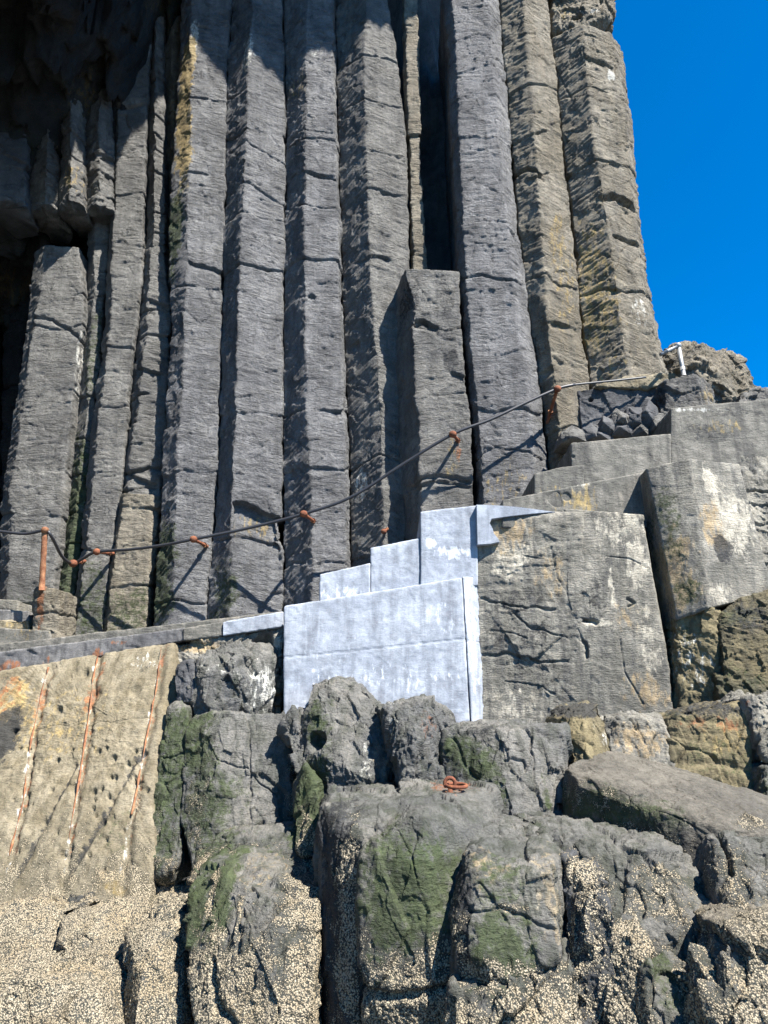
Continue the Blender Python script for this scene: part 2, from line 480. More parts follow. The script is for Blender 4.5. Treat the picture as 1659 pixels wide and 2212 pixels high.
def column(name, edges, top, bottom, mat, label, group='basalt columns of the cliff', back=1.4, joints=None, tilt=None, amp=1.0,
           marks=None, lines=None, dents=None, seed=0, barn=None, twist=0.0, jgap=(0.5, 1.5), cat='rock column', rag=0.0, notches=None):
    """one basalt column: every edge is a list of picture points with its distance; facets lie between neighbouring edges"""
    Yref = min(e[1] for e in edges)
    z1 = at(CX, top, Yref)[2]; z0 = at(CX, bottom, Yref)[2]
    nz_ = int((z1 - z0) / 0.0215)
    zs = np.linspace(z0, z1, nz_ + 1)
    curves = []
    for pts, Y in edges:
        W = sorted([at(x, y, Y + (yy if False else 0)) for x, y in pts for yy in (0,)], key=lambda w: w[2])
        wz = np.array([w[2] for w in W]); wx = np.array([w[0] for w in W])
        X = np.interp(zs, wz, wx)
        lo_ = zs < wz[0]; hi_ = zs > wz[-1]
        if len(W) > 1:
            X[lo_] = wx[0] + (zs[lo_] - wz[0]) * (wx[1] - wx[0]) / max(0.3, wz[1] - wz[0]) * 0.6
            X[hi_] = wx[-1] + (zs[hi_] - wz[-1]) * (wx[-1] - wx[-2]) / max(0.3, wz[-1] - wz[-2]) * 0.6
        kk = np.ones(25) / 25
        Xp = np.pad(X, 12, mode='edge'); X = np.convolve(Xp, kk, mode='valid')
        curves.append((X, np.full_like(X, Y)))
    cl, cr = curves[0], curves[-1]
    # side returns behind the front facets
    lx = cl[0] + 0.10; rx = cr[0] - 0.10
    ring = list(curves) + [(rx, cr[1] + back), (lx, cl[1] + back)]
    nE = len(ring)
    cols_x, cols_y, fid, sloc = [], [], [], []
    for e in range(nE):
        a, b = ring[e], ring[(e + 1) % nE]
        w = np.hypot((b[0] - a[0]).mean(), (b[1] - a[1]).mean())
        sp = 0.020 if e < len(curves) - 1 else (0.07 if e != len(curves) else 0.3)
        m = max(2, int(w / sp))
        for q in range(m):
            t = q / m
            if sp > 0.05 and e < nE: t = t ** 1.0
            cols_x.append(a[0] * (1 - t) + b[0] * t); cols_y.append(a[1] * (1 - t) + b[1] * t)
            fid.append(e); sloc.append(t * w)
    X = np.array(cols_x); Yy = np.array(cols_y)            # (m, nz)
    m = X.shape[0]
    fid = np.array(fid); sloc = np.array(sloc)
    # soften arrises
    for _ in range(2):
        X = 0.25 * np.roll(X, 1, 0) + 0.5 * X + 0.25 * np.roll(X, -1, 0)
        Yy = 0.25 * np.roll(Yy, 1, 0) + 0.5 * Yy + 0.25 * np.roll(Yy, -1, 0)
    Z = np.broadcast_to(zs, X.shape)
    wz_ = np.stack([zs * 2.1, np.zeros_like(zs), np.full_like(zs, seed * 3.3)], 1)
    for e in range(len(curves)):
        wv = 0.035 * noise(wz_ + e * 5.5, 81) + 0.014 * noise(wz_ * 4.3 + e, 82)
        k0 = int(np.argmax(fid == e)) if (fid == e).any() else None
        if k0 is None: continue
        for dk in range(-9, 10):
            X[(k0 + dk) % m] += wv * math.exp(-(dk / 4.5) ** 2); Yy[(k0 + dk) % m] += wv * .6 * math.exp(-(dk / 4.5) ** 2)
    V = np.stack([X, Yy, Z], 2).reshape(-1, 3)
    nzp = nz_ + 1
    ii, kk_ = np.meshgrid(np.arange(m), np.arange(nz_), indexing='ij')
    i2 = (ii + 1) % m
    F = np.stack([ii * nzp + kk_, i2 * nzp + kk_, i2 * nzp + kk_ + 1, ii * nzp + kk_ + 1], 2).reshape(-1, 4)
    Nn = vnormals(V, F)
    cc = V.mean(0)
    if ((V - np.array([cc[0], V[:, 1].mean(), 0])) * Nn)[:, 1].mean() < 0: Nn = -Nn; F = F[:, ::-1]
    rs = np.random.RandomState(seed + 100)
    S = np.array([rs.rand() * 50, rs.rand() * 50, rs.rand() * 50])
    P0 = V + S
    zV = V[:, 2]
    sV = np.repeat(sloc, nzp); fV = np.repeat(fid, nzp)
    # joints: the column is a pile of drums, each a little out of line with the next
    if joints is None:
        joints = []
        z = z0 + rs.rand() * 0.5
        while z < z1:
            joints.append(z); z += (jgap[0] + rs.rand() ** 1.5 * (jgap[1] - jgap[0]) * 1.5) * 1.35
    else:
        joints = [at(CX, j, Yref)[2] for j in joints]
    joints = np.sort(np.array(joints))
    zw = zV + 0.16 * noise(P0 * np.array([1.6, 1.6, 0.3]), 61) + 0.02 * noise(P0 * 7, 62)
    idx = np.searchsorted(joints, zw)
    offs = (rs.rand(len(joints) + 2) - 0.5) * 0.034 * amp
    lean = (rs.rand(len(joints) + 2) - 0.5) * 0.10 * amp
    h = offs[idx]
    if len(joints):
        dj = np.abs(zw[:, None] - joints[None, :]); jn = dj.argmin(1); dj = dj.min(1)
        stren = rs.rand(len(joints))
        keep = sstep(-0.3, 0.4, noise(P0 * np.array([2.3, 2.3, 0.2]), 63) + stren[jn] - 0.45)
        h = h - 0.05 * np.exp(-(dj / 0.018) ** 2) * keep * amp
        below = sstep(0.0, 0.22, 0.22 - (joints[jn] - zw)) * (joints[jn] > zw)
        chip = sstep(0.25, 0.6, noise(P0 * np.array([2.2, 2.2, 1.2]), 64))
        h = h - 0.06 * below * chip * amp
        h = h + lean[idx] * 0.12 * (zw - joints[np.clip(idx - 1, 0, len(joints) - 1)])
    # tool-like striations, raking on some faces
    tl = np.zeros(nE)
    for k_, v in enumerate(tilt or []): tl[k_] = v
    zt = zV - sV * tl[fV]
    Q = np.stack([P0[:, 0] * 1.6 + fV * 7.7, P0[:, 1] * 1.6, (zt + S[2]) * 15], 1)
    s1 = noise(Q + 0.5 * noise(P0 * 3, 65)[:, None], 66)
    Q2 = np.stack([P0[:, 0] * 4 + fV * 3.1, P0[:, 1] * 4, (zt + S[2]) * 32], 1)
    s2 = noise(Q2, 67)
    raky = np.where(np.abs(tl[fV]) > 0.3, 1.25, 1.0)
    area = 0.55 + 0.9 * sstep(-0.2, 0.4, noise(P0 * 1.5, 68))
    h = h + amp * raky * area * (0.008 * (s1 - 0.5 * np.abs(s1)) + 0.008 * (s2 - 0.5 * np.abs(s2)))
    f1, f2, t2, rid = cells((P0 + 0.15 * noise(P0 * 3, 69)[:, None]) * np.array([3.4, 3.4, 4.6]), seed + 9)
    h = h + amp * (0.016 * t2) + amp * 0.02 * fbm(P0 * 1.3, 70, 2)
    f1b, f2b, t3, ridb = cells((P0 + 0.1 * noise(P0 * 4, 71)[:, None]) * np.array([1.7, 1.7, 1.3]), seed + 19)
    h = h - amp * 0.02 * (1 - sstep(0, 0.035, f2b - f1b)) * (ridb > 0.62)
    h = h + 0.006 * fbm(P0 * 16, 72, 3, 0.6)
    h = h + grooves(V, lines, Yref) + notch(V, notches, Yref)
    for (x, y, r, dp) in dents or []:
        q = at(x, y, Yref); rr = px2m(Yref, r)
        d = np.hypot(V[:, 0] - q[0], V[:, 2] - q[2]) / rr + 0.35 * noise(V * 6, 8)
        h = h - dp * (1 - sstep(0.5, 1.05, d))
    A = marks_to_attrs(V, marks, Yref, barn)
    A['strz'] = zt + 0.0
    V = V + Nn * h[:, None]
    if rag:
        g = rag * fbm(V * np.array([2.5, 2.5, 0.01]) + S, 77, 3)
        tz = sstep(0, 1, (V[:, 2] - (z1 - 1.2)) / 1.2) if rag > 0 else sstep(0, 1, ((z0 + 1.2) - V[:, 2]) / 1.2)
        V[:, 2] += g * 2 * tz
    # caps
    ct = len(V); top_c = V.reshape(m, nzp, 3)[:, -1].mean(0); bot_c = V.reshape(m, nzp, 3)[:, 0].mean(0)
    V = np.vstack([V, top_c, bot_c])
    ar = np.arange(m); br = (ar + 1) % m
    capt = np.stack([ar * nzp + nz_, br * nzp + nz_, np.full(m, ct), np.full(m, ct)], 1)
    capb = np.stack([br * nzp, ar * nzp, np.full(m, ct + 1), np.full(m, ct + 1)], 1)
    TOTAL[0] += len(V)
    for k_ in A: A[k_] = np.append(A[k_], [0, 0])
    me_F = F
    o = link_mesh2(name, V, me_F, np.vstack([capt[:, :3], capb[:, :3]]), mat, A)
    tag(o, label, cat, group)
    return o

def link_mesh2(name, V, F4, F3, mat, attrs):
    V = np.asarray(V, np.float32)
    org = np.array([V[:, 0].mean(), V[:, 1].mean(), V[:, 2].min()])
    me = bpy.data.meshes.new(name)
    me.vertices.add(len(V)); me.vertices.foreach_set('co', (V - org).astype(np.float32).ravel())
    loops = np.concatenate([F4.ravel(), F3.ravel()]).astype(np.int32)
    me.loops.add(len(loops)); me.loops.foreach_set('vertex_index', loops)
    st = np.concatenate([np.arange(len(F4)) * 4, len(F4) * 4 + np.arange(len(F3)) * 3]).astype(np.int32)
    tt = np.concatenate([np.full(len(F4), 4), np.full(len(F3), 3)]).astype(np.int32)
    me.polygons.add(len(st)); me.polygons.foreach_set('loop_start', st); me.polygons.foreach_set('loop_total', tt)
    me.update(calc_edges=True); me.validate()
    me.polygons.foreach_set('use_smooth', np.full(len(me.polygons), True))
    for a, v in attrs.items():
        at_ = me.attributes.new(a, 'FLOAT', 'POINT'); at_.data.foreach_set('value', v.astype(np.float32))
    me.materials.append(MATS[mat])
    o = bpy.data.objects.new(name, me); COL.objects.link(o); o.location = org
    return o

def tube(name, pts, r, mat, parent=None, seg=10, closed=False, wob=0.0, radii=None):
    P = [np.array(p, float) for p in pts]
    n = len(P)
    V, F = [], []
    up = np.array([0.13, 0.21, 0.97])
    for i, p in enumerate(P):
        a = P[(i - 1) % n] if (closed or i > 0) else P[i]
        b = P[(i + 1) % n] if (closed or i < n - 1) else P[i]
        t = b - a; t /= np.linalg.norm(t) + 1e-9
        s = np.cross(t, up); 
        if np.linalg.norm(s) < 0.15: s = np.cross(t, np.array([1.0, 0, 0]))
        s /= np.linalg.norm(s); u = np.cross(s, t)
        rr = (radii[i] if radii else r) * (1 + wob * math.sin(i * 2.7) * 0.6 + wob * random.uniform(-.5, .5))
        for k in range(seg):
            an = 2 * math.pi * k / seg
            V.append(p + rr * (math.cos(an) * s + math.sin(an) * u))
    m = n if closed else n - 1
    for i in range(m):
        for k in range(seg):
            a = i * seg + k; b = i * seg + (k + 1) % seg; c = ((i + 1) % n) * seg + (k + 1) % seg; d = ((i + 1) % n) * seg + k
            F.append((a, b, c, d))
    if not closed:
        for base, pt in ((0, P[0]), ((n - 1) * seg, P[-1])):
            V.append(pt); ci = len(V) - 1
            for k in range(0, seg, 2):
                F.append((base + k, base + (k + 1) % seg, base + (k + 2) % seg, ci))
    return link_mesh(name, np.array(V), np.array(F), mat, None, parent)

def spline(pts, per=8):
    P = [np.array(p, float) for p in pts]
    P = [2 * P[0] - P[1]] + P + [2 * P[-1] - P[-2]]
    out = []
    for i in range(1, len(P) - 2):
        for k in range(per):
            t = k / per
            a, b, c, d = P[i - 1], P[i], P[i + 1], P[i + 2]
            out.append(0.5 * ((2 * b) + (-a + c) * t + (2 * a - 5 * b + 4 * c - d) * t * t + (-a + 3 * b - 3 * c + d) * t ** 3))
    out.append(P[-2])
    return out

def empty(name, loc):
    o = bpy.data.objects.new(name, None); o.location = loc; COL.objects.link(o); o.empty_display_size = 0.2
    return o

# ================================================================== THE SETTING
def sheet(name, x0, x1, y0, y1, z, nx, ny, amp, sc, mat):
    xs = np.linspace(x0, x1, nx + 1); ys = np.linspace(y0, y1, ny + 1)
    X, Y_ = np.meshgrid(xs, ys, indexing='ij')
    V = np.stack([X.ravel(), Y_.ravel(), np.full(X.size, z)], 1)
    V[:, 2] += amp * fbm(V * sc, 5, 4)
    i, j = np.meshgrid(np.arange(nx), np.arange(ny), indexing='ij')
    a = (i * (ny + 1) + j).ravel()
    F = np.stack([a, a + ny + 1, a + ny + 2, a + 1], 1)
    o = link_mesh(name, V, F, mat)
    o['kind'] = 'structure'
    return o
wm = bpy.data.materials.new('sea_water'); wm.use_nodes = True
b_ = wm.node_tree.nodes['Principled BSDF']; b_.inputs['Base Color'].default_value = (0.01, 0.035, 0.05, 1); b_.inputs['Roughness'].default_value = 0.12
wt = wm.node_tree.nodes.new('ShaderNodeTexNoise'); wt.inputs['Scale'].default_value = 1.4; wt.inputs['Detail'].default_value = 6
wb = wm.node_tree.nodes.new('ShaderNodeBump'); wb.inputs['Distance'].default_value = 0.3
wm.node_tree.links.new(wt.outputs[0], wb.inputs['Height']); wm.node_tree.links.new(wb.outputs[0], b_.inputs['Normal'])
MATS['sea'] = wm
sheet('sea', -3000, 3000, -3000, 3000, -0.9, 8, 8, 0, 1, 'sea')
g = sheet('shore_ground', -30, 30, 0.5, 45, -0.2, 220, 200, 0.25, 0.8, 'basalt_shore')

# ------------------------------------------------------------------ cliff body and cave roof
def lip_points():
    # where the edge of the sunlight lies on the columns; the roof's edge follows from the sun's direction
    tg = [(-250, 1300, 13.2), (-60, 800, 13.0), (20, 460, 12.4), (60, 310, 12.5), (130, 290, 12.5), (180, 290, 12.5), (250, 322, 12.85), (330, 190, 12.8), (405, 5, 12.45), (530, 105, 12.45),
          (665, 125, 12.45), (800, 50, 12.45), (885, 10, 12.45), (985, 150, 14.5)]
    out = []
    for x, y, Y in tg:
        w = at(x, y, Y); D = Y - 8.6
        out.append((w[0] + D, w[2] + D * math.tan(SUN_EL) / math.cos(math.radians(45))))
    return out
LIP = lip_points()
def roof():
    nx, ny = 330, 130
    x0, x1 = -16.0, LIP[-1][0] + 0.1
    lx = np.array([p[0] for p in LIP]); lz = np.array([p[1] for p in LIP])
    us = np.linspace(0, 1, nx + 1); vs = np.linspace(0, 1, ny + 1)
    U, Vv = np.meshgrid(us, vs, indexing='ij')
    X = x0 + (x1 - x0) * U
    Yv = 8.6 + (17.5 - 8.6) * Vv
    zl = np.interp(X, lx, lz)
    zl = zl + 0.36 * noise(np.stack([X.ravel() * 1.9, X.ravel() * 0, X.ravel() * 0], 1), 3).reshape(X.shape)
    zl = zl + 0.2 * noise(np.stack([X.ravel() * 6.1, X.ravel() * 0, X.ravel() * 0 + 4], 1), 3).reshape(X.shape)
    bx = np.array([-16, -9.5, -7.6, -6.4, -5.7, -5.1, -4.4, -3.6, 8]); bz = np.array([11.3, 12.4, 13.3, 14.6, 16.3, 18.6, 21, 23, 26])
    zb = np.interp(X, bx, bz)
    t = np.clip((Yv - 8.6) / 4.6, 0, 1)
    Z = zl * (1 - t) + zb * t
    Z = Z + 1.5 * (1 - (2 * t - 1) ** 2)
    P = np.stack([X.ravel(), Yv.ravel(), Z.ravel()], 1)
    wp = P + 0.25 * np.stack([noise(P * 1.2, 1), noise(P * 1.2, 2), noise(P * 1.2, 3)], 1)
    f1, f2, tl, rid = cells(wp * np.array([1.35, 1.35, 0.5]), 5)
    _, _, tl2, _ = cells(wp * 3.1, 6)
    edge = sstep(0, 0.06, Vv.ravel())
    P[:, 2] -= edge * (0.9 * (rid - 0.5) + 0.35 * tl + 0.22 * tl2 + 0.05 * fbm(P * 4, 9, 3) - 0.15)
    # front face and top
    G = P.reshape(nx + 1, ny + 1, 3)
    front_top = G[:, 0].copy(); front_top[:, 2] = 32; front_top[:, 1] -= 0.0
    back_top = G[:, -1].copy(); back_top[:, 2] = 32
    allr = np.concatenate([G, back_top[:, None], front_top[:, None]], 1)
    k = ny + 3
    V = allr.reshape(-1, 3)
    i, j = np.meshgrid(np.arange(nx), np.arange(k), indexing='ij')
    F = np.stack([i * k + j, i * k + (j + 1) % k, (i + 1) * k + (j + 1) % k, (i + 1) * k + j], 2).reshape(-1, 4)
    A = {'green': 0.55 * sstep(-0.1, 0.5, noise(V * 0.8, 71)), 'ochre': 0.5 * sstep(0.0, 0.5, noise(V * 0.7, 72))}
    # right end cap
    cap = nx * k + np.arange(k)
    V = np.vstack([V, V[cap].mean(0)])
    for a in A: A[a] = np.append(A[a], 0)
    F3 = np.stack([cap, np.roll(cap, -1), np.full(k, len(V) - 1)], 1)
    o = link_mesh2('cave_roof', V, F, F3, 'shade_dark_rock', A)
    tag(o, 'dark broken underside of the cave roof overhanging the columns at top left', 'cave roof')
roof()
def body(name, x0, x1, y0, y1, z0, z1, label, mat='basalt_dark'):
    # big mass of cliff behind the columns
    c = [(x, y, z) for x in (x0, x1) for y in (y0, y1) for z in (z0, z1)]
    V = []
    nx, nzv, ny = int((x1 - x0) / 0.15), int((z1 - z0) / 0.15), 4
    xs = np.linspace(x0, x1, nx + 1); zs = np.linspace(z0, z1, nzv + 1)
    X, Z = np.meshgrid(xs, zs, indexing='ij')
    Pf = np.stack([X.ravel(), np.full(X.size, y0), Z.ravel()], 1)
    _, _, tl, rid = cells(Pf * np.array([1.6, 1, 0.25]), 3)
    Pf[:, 1] += 0.35 * tl + 0.5 * rid
    i, j = np.meshgrid(np.arange(nx), np.arange(nzv), indexing='ij')
    a = (i * (nzv + 1) + j).ravel()
    F = np.stack([a, a + nzv + 1, a + nzv + 2, a + 1], 1)
    n0 = len(Pf)
    bx = np.array([[x0, y0 + .4, z0], [x1, y0 + .4, z0], [x1, y0 + .4, z1], [x0, y0 + .4, z1], [x0, y1, z0], [x1, y1, z0], [x1, y1, z1], [x0, y1, z1]])
    F2 = np.array([[1, 5, 6, 2], [4, 0, 3, 7], [3, 2, 6, 7], [5, 4, 7, 6], [0, 4, 5, 1]]) + n0
    o = link_mesh(name, np.vstack([Pf, bx]), np.vstack([F, F2]), mat)
    o['kind'] = 'structure'
    return o
body('cliff', -15, -6.5, 16.6, 24, -1, 31, '', 'shade_dark_rock')
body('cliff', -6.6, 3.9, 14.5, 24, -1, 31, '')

def unseen_gulf_wall():  # unseen opposing cliff, added to block sky light from the left
    ys = np.linspace(-2, 20, 110); zs = np.linspace(-1, 30, 150)
    Yg, Zg = np.meshgrid(ys, zs, indexing='ij')
    P = np.stack([np.full(Yg.size, -13.5), Yg.ravel(), Zg.ravel()], 1)
    _, _, tl, rid = cells(P * np.array([1, 1.3, .12]), 8)
    P[:, 0] += .5 * rid + .3 * tl - .12 * np.clip(8 - P[:, 1], 0, 20)
    i, j = np.meshgrid(np.arange(109), np.arange(149), indexing='ij'); a = (i * 150 + j).ravel()
    F = np.stack([a, a + 150, a + 151, a + 1], 1)
    n0 = len(P)
    B = np.array([[-15.2, -2, -1], [-15.2, 20, -1], [-15.2, 20, 30], [-15.2, -2, 30], [-19, -2, -1], [-19, 20, -1], [-19, 20, 30], [-19, -2, 30]])
    F2 = np.array([[4, 5, 6, 7], [0, 4, 7, 3], [1, 2, 6, 5], [3, 7, 6, 2]]) + n0
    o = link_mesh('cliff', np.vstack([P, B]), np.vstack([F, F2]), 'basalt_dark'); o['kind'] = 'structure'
unseen_gulf_wall()

# ================================================================== BASALT COLUMNS
E_C4R = [(500, 0), (490, 150), (487, 400), (480, 600), (475, 850), (468, 1050), (450, 1250), (440, 1400)]
E_C5R = [(610, 0), (616, 190), (617, 400), (612, 600), (611, 900), (612, 1400)]
E_C6R = [(722, 0), (727, 200), (733, 400), (738, 600), (745, 800), (754, 1000), (758, 1300)]
E_C9R = [(1078, 0), (1090, 150), (1105, 330), (1120, 500), (1140, 650), (1160, 800), (1175, 900), (1187, 1010), (1195, 1200)]
E_C10R = [(1183, 0), (1200, 150), (1215, 300), (1235, 450), (1250, 650), (1265, 760), (1275, 815), (1285, 1000)]

column('basalt_column', [([(72, 540), (60, 700), (25, 900), (4, 1060), (-8, 1400)], 13.35), ([(95, 540), (84, 650), (50, 850), (25, 1060), (10, 1400)], 13.12),
                         ([(172, 540), (180, 680), (165, 800), (145, 1000), (122, 1200), (100, 1420)], 13.2)], 530, 1480, 'basalt_mid',
       'broad grey column next to the black cave mouth, lit below a slanting shadow edge', jgap=(0.5, 1.1), tilt=[0.4, 0.05], seed=1,
       marks=[('green', 60, 1330, 60, 70, .5), ('pale', 170, 750, 12, 120, .5)], lines=[([(66, 682), (110, 690), (145, 708), (178, 735)], .03, .07)], back=3.0)
column('basalt_column', [([(180, 640), (172, 800), (150, 1000), (122, 1200), (100, 1420)], 13.6), ([(205, 420), (203, 640), (190, 850), (170, 1040), (140, 1250), (122, 1420)], 13.35),
                         ([(243, 420), (222, 700), (195, 1000), (172, 1220), (150, 1420)], 13.45)], 415, 1480, 'basalt_mid',
       'narrow green-stained column squeezed in the groove between two broad grey columns', jgap=(0.4, 0.9), tilt=[0.6, 0.1], seed=2, amp=1.2,
       marks=[('green', 150, 1150, 60, 280, 1.0), ('green', 200, 760, 30, 160, .6)])
column('basalt_column', [([(246, 150), (243, 350), (225, 700), (190, 1000), (170, 1220), (145, 1420)], 13.3), ([(256, 150), (250, 350), (238, 700), (202, 1000), (182, 1220), (160, 1420)], 13.05),
                         ([(322, 150), (312, 380), (306, 600), (276, 850), (262, 1050), (240, 1200), (215, 1420)], 13.1)], -60, 1480, 'basalt_mid',
       'straight light grey column with a flat face, third from the cave mouth', jgap=(0.35, 1.0), tilt=[0.5, 0.0], seed=3,
       marks=[('green', 190, 1310, 60, 110, .6)])
column('basalt_column', [([(324, 100), (318, 330), (312, 500), (300, 650), (280, 900), (262, 1060), (235, 1210), (212, 1420)], 13.35),
                         ([(334, 100), (334, 330), (330, 500), (318, 650), (300, 850), (275, 1060)], 13.05),
                         ([(352, 100), (358, 370), (357, 560), (372, 700), (362, 870), (352, 1000), (340, 1200), (322, 1420)], 13.2)], -60, 1068, 'basalt_mid',
       'slender broken column whose lower face is split by many cross joints', jgap=(0.22, 0.7), tilt=[0.6, -0.1], seed=4, amp=1.5,
       notches=[([(318, 640), (362, 652)], .5, .1), ([(290, 790), (350, 800)], .3, .08), ([(272, 1020), (335, 1040)], .25, .12)])
column('basalt_column', [([(256, 1060), (236, 1200), (212, 1420)], 13.25), ([(268, 1060), (244, 1230), (225, 1420)], 12.95),
                         ([(325, 1060), (322, 1200), (312, 1420)], 13.0), ([(350, 1060), (338, 1200), (322, 1420)], 13.15)], 1066, 1480, 'basalt_brown',
       'squat brownish column stump standing under the slender broken column', jgap=(0.5, 0.9), tilt=[0.5, 0, -.2], seed=5, back=0.8,
       marks=[('green', 270, 1340, 80, 90, .6)])
column('basalt_column', [([(354, 100), (360, 300), (362, 500)], 13.5), ([(372, 100), (372, 300), (370, 500)], 13.3), ([(398, 100), (388, 300), (384, 500)], 13.45)], -60, 620, 'basalt_brown',
       'thin brown sliver of column in the groove beside the yellow-stained arris', jgap=(0.3, 0.7), seed=6, amp=1.4)
column('basalt_column', [([(388, 60), (386, 150), (366, 400), (362, 560), (370, 700), (355, 900), (345, 1100), (326, 1420)], 12.9),
                         ([(412, 30), (412, 280), (402, 540), (396, 780), (380, 1050), (368, 1420)], 12.66), (E_C4R, 12.8)], -60, 1480, 'basalt_grey',
       'grey column with a yellow-stained arris near its pointed sunlit top', jgap=(0.7, 1.6), tilt=[0.75, -0.12], seed=7,
       marks=[('ochre', 402, 140, 24, 100, 1.5), ('ochre', 396, 320, 22, 150, 1.2), ('pale', 414, 110, 14, 120, .8), ('pale', 408, 330, 8, 120, .5), ('ochre', 392, 230, 20, 200, 1.2), ('green', 375, 480, 24, 150, .9), ('green', 340, 1250, 44, 150, .85)],
       notches=[([(405, 560), (430, 566), (484, 574)], .16, .09)])
column('basalt_column', [(E_C4R, 12.88), ([(545, 0), (530, 300), (520, 520), (512, 800), (500, 1100), (495, 1400)], 12.47), (E_C5R, 12.72)], -60, 1480, 'basalt_grey',
       'smooth grey column with a pointed sunlit tip and a missing wedge near its foot', jgap=(0.8, 2.0), tilt=[0.7, -0.15], seed=8,
       marks=[('green', 480, 1290, 36, 90, .7), ('ochre', 550, 1130, 45, 40, .35), ('pale', 535, 110, 22, 60, .7)],
       lines=[([(488, 400), (510, 392), (535, 390), (570, 410), (616, 428)], .02, .05), ([(488, 308), (530, 302), (575, 322), (616, 335)], .018, .04)],
       notches=[([(502, 1082), (525, 1080), (560, 1094), (606, 1110)], 1.1, .16)])
column('basalt_column', [(E_C5R, 12.84), ([(662, 0), (658, 200), (660, 400), (658, 650), (663, 900), (672, 1100), (680, 1400)], 12.42),
                         ([(718, 0), (722, 200), (727, 400), (731, 600), (738, 800), (747, 1000), (750, 1300)], 12.50), (E_C6R, 12.72)], -60, 1480, 'basalt_grey',
       'grey column with a broad dark left flank and a pale narrow front face', jgap=(0.6, 1.4), tilt=[0.75, -0.05, 0], seed=9,
       marks=[('ochre', 640, 170, 30, 60, .35), ('pale', 685, 105, 26, 20, .4)], dents=[(672, 640, 12, .06)],
       lines=[([(618, 292), (662, 300), (700, 296), (730, 300)], .016, .05), ([(662, 372), (700, 380), (733, 384)], .016, .06)])
column('basalt_column', [(E_C6R, 12.9), ([(790, 0), (786, 120), (790, 300), (800, 600), (815, 800), (825, 1000), (835, 1250)], 12.42),
                         ([(840, 0), (862, 140), (878, 300), (886, 560), (888, 700), (880, 1000), (875, 1250)], 12.62)], -60, 1480, 'basalt_mid',
       'wide brown-grey column ending in a high lit point left of the black cleft', jgap=(0.7, 1.5), tilt=[0.65, -0.3], seed=10,
       marks=[('pale', 780, 1040, 16, 55, .55)])
column('basalt_column', [([(868, 0), (876, 300), (886, 580), (890, 700)], 12.95), ([(874, 0), (884, 300), (893, 580), (896, 700)], 12.72), ([(902, 0), (914, 400), (926, 580), (932, 700)], 12.74)], -60, 760, 'basalt_brown',
       'thin pale column lit at the left side of the black cleft', jgap=(0.6, 1.2), seed=11, back=0.6)
# stump in front
column('basalt_column', [([(862, 582), (852, 660), (852, 800), (862, 1000), (875, 1200)], 12.62), ([(872, 582), (893, 650), (893, 700), (893, 780), (905, 900), (908, 1060), (905, 1200)], 11.93),
                         ([(994, 582), (996, 700), (1005, 800), (1015, 900), (1027, 1090), (1030, 1200)], 12.0)], 580, 1260, 'basalt_mid',
       'broken-off dark column stump with a flat top standing at the foot of the black cleft', jgap=(1.4, 2.0), tilt=[0.6, 0.1], seed=12, back=1.0, amp=0.9,
       joints=[700, 845, 1045], marks=[('dark', 880, 640, 26, 60, .7), ('dark', 962, 640, 30, 80, .45), ('dark', 975, 770, 20, 40, .8), ('ochre', 975, 985, 20, 60, .5), ('rust', 988, 975, 12, 28, .5), ('dark', 980, 880, 40, 50, .3)],
       notches=[([(894, 690), (915, 684), (945, 702)], .25, .12), ([(975, 800), (1004, 806)], .25, .08), ([(895, 1050), (950, 1034), (1018, 1044)], .12, .07)], lines=[([(853, 705), (893, 698), (960, 712), (1000, 702)], .014, .05), ([(895, 600), (930, 655), (995, 612)], .012, .02), ([(893, 700), (915, 690), (935, 705)], .02, .05), ([(890, 1040), (950, 1028), (1018, 1038)], .03, .07)])
column('basalt_column', [([(955, 0), (968, 100), (975, 300), (990, 580), (1005, 750), (1020, 900), (1030, 1090), (1035, 1300)], 12.25),
                         ([(975, 0), (985, 100), (992, 300), (1005, 580), (1018, 750), (1032, 900), (1045, 1090)], 12.0),
                         ([(1055, 0), (1066, 150), (1080, 330), (1098, 500), (1112, 650), (1130, 800), (1145, 900), (1155, 1010), (1160, 1200)], 11.97), (E_C9R, 12.25)], -60, 1260, 'basalt_grey',
       'tall bluish grey column forming the right side of the black cleft', jgap=(0.8, 1.6), tilt=[0.2, 0.0, -0.1], seed=13, back=2.2,
       marks=[('ochre', 1090, 1050, 70, 60, .3)], lines=[([(1002, 600), (1040, 592), (1075, 604), (1130, 606)], .02, .06), ([(1030, 985), (1070, 962), (1130, 975), (1180, 985)], .018, .04)])
column('basalt_column', [(E_C9R, 12.3), ([(1132, 0), (1148, 200), (1163, 400), (1180, 650), (1200, 850), (1212, 960), (1220, 1200)], 12.02), (E_C10R, 12.2)], -60, 1200, 'basalt_brown',
       'brownish column streaked with thin pale lines, second from the open sky', jgap=(0.6, 1.5), tilt=[0.1, -0.45], seed=14,
       marks=[('dark', 1135, 500, 26, 500, .0), ('ochre', 1215, 560, 30, 200, .5)], notches=[([(1113, 352), (1140, 350), (1160, 362), (1178, 384)], .12, .12)], lines=[ ([(1150, 590), (1180, 592), (1210, 612), (1250, 614)], .018, .05)])
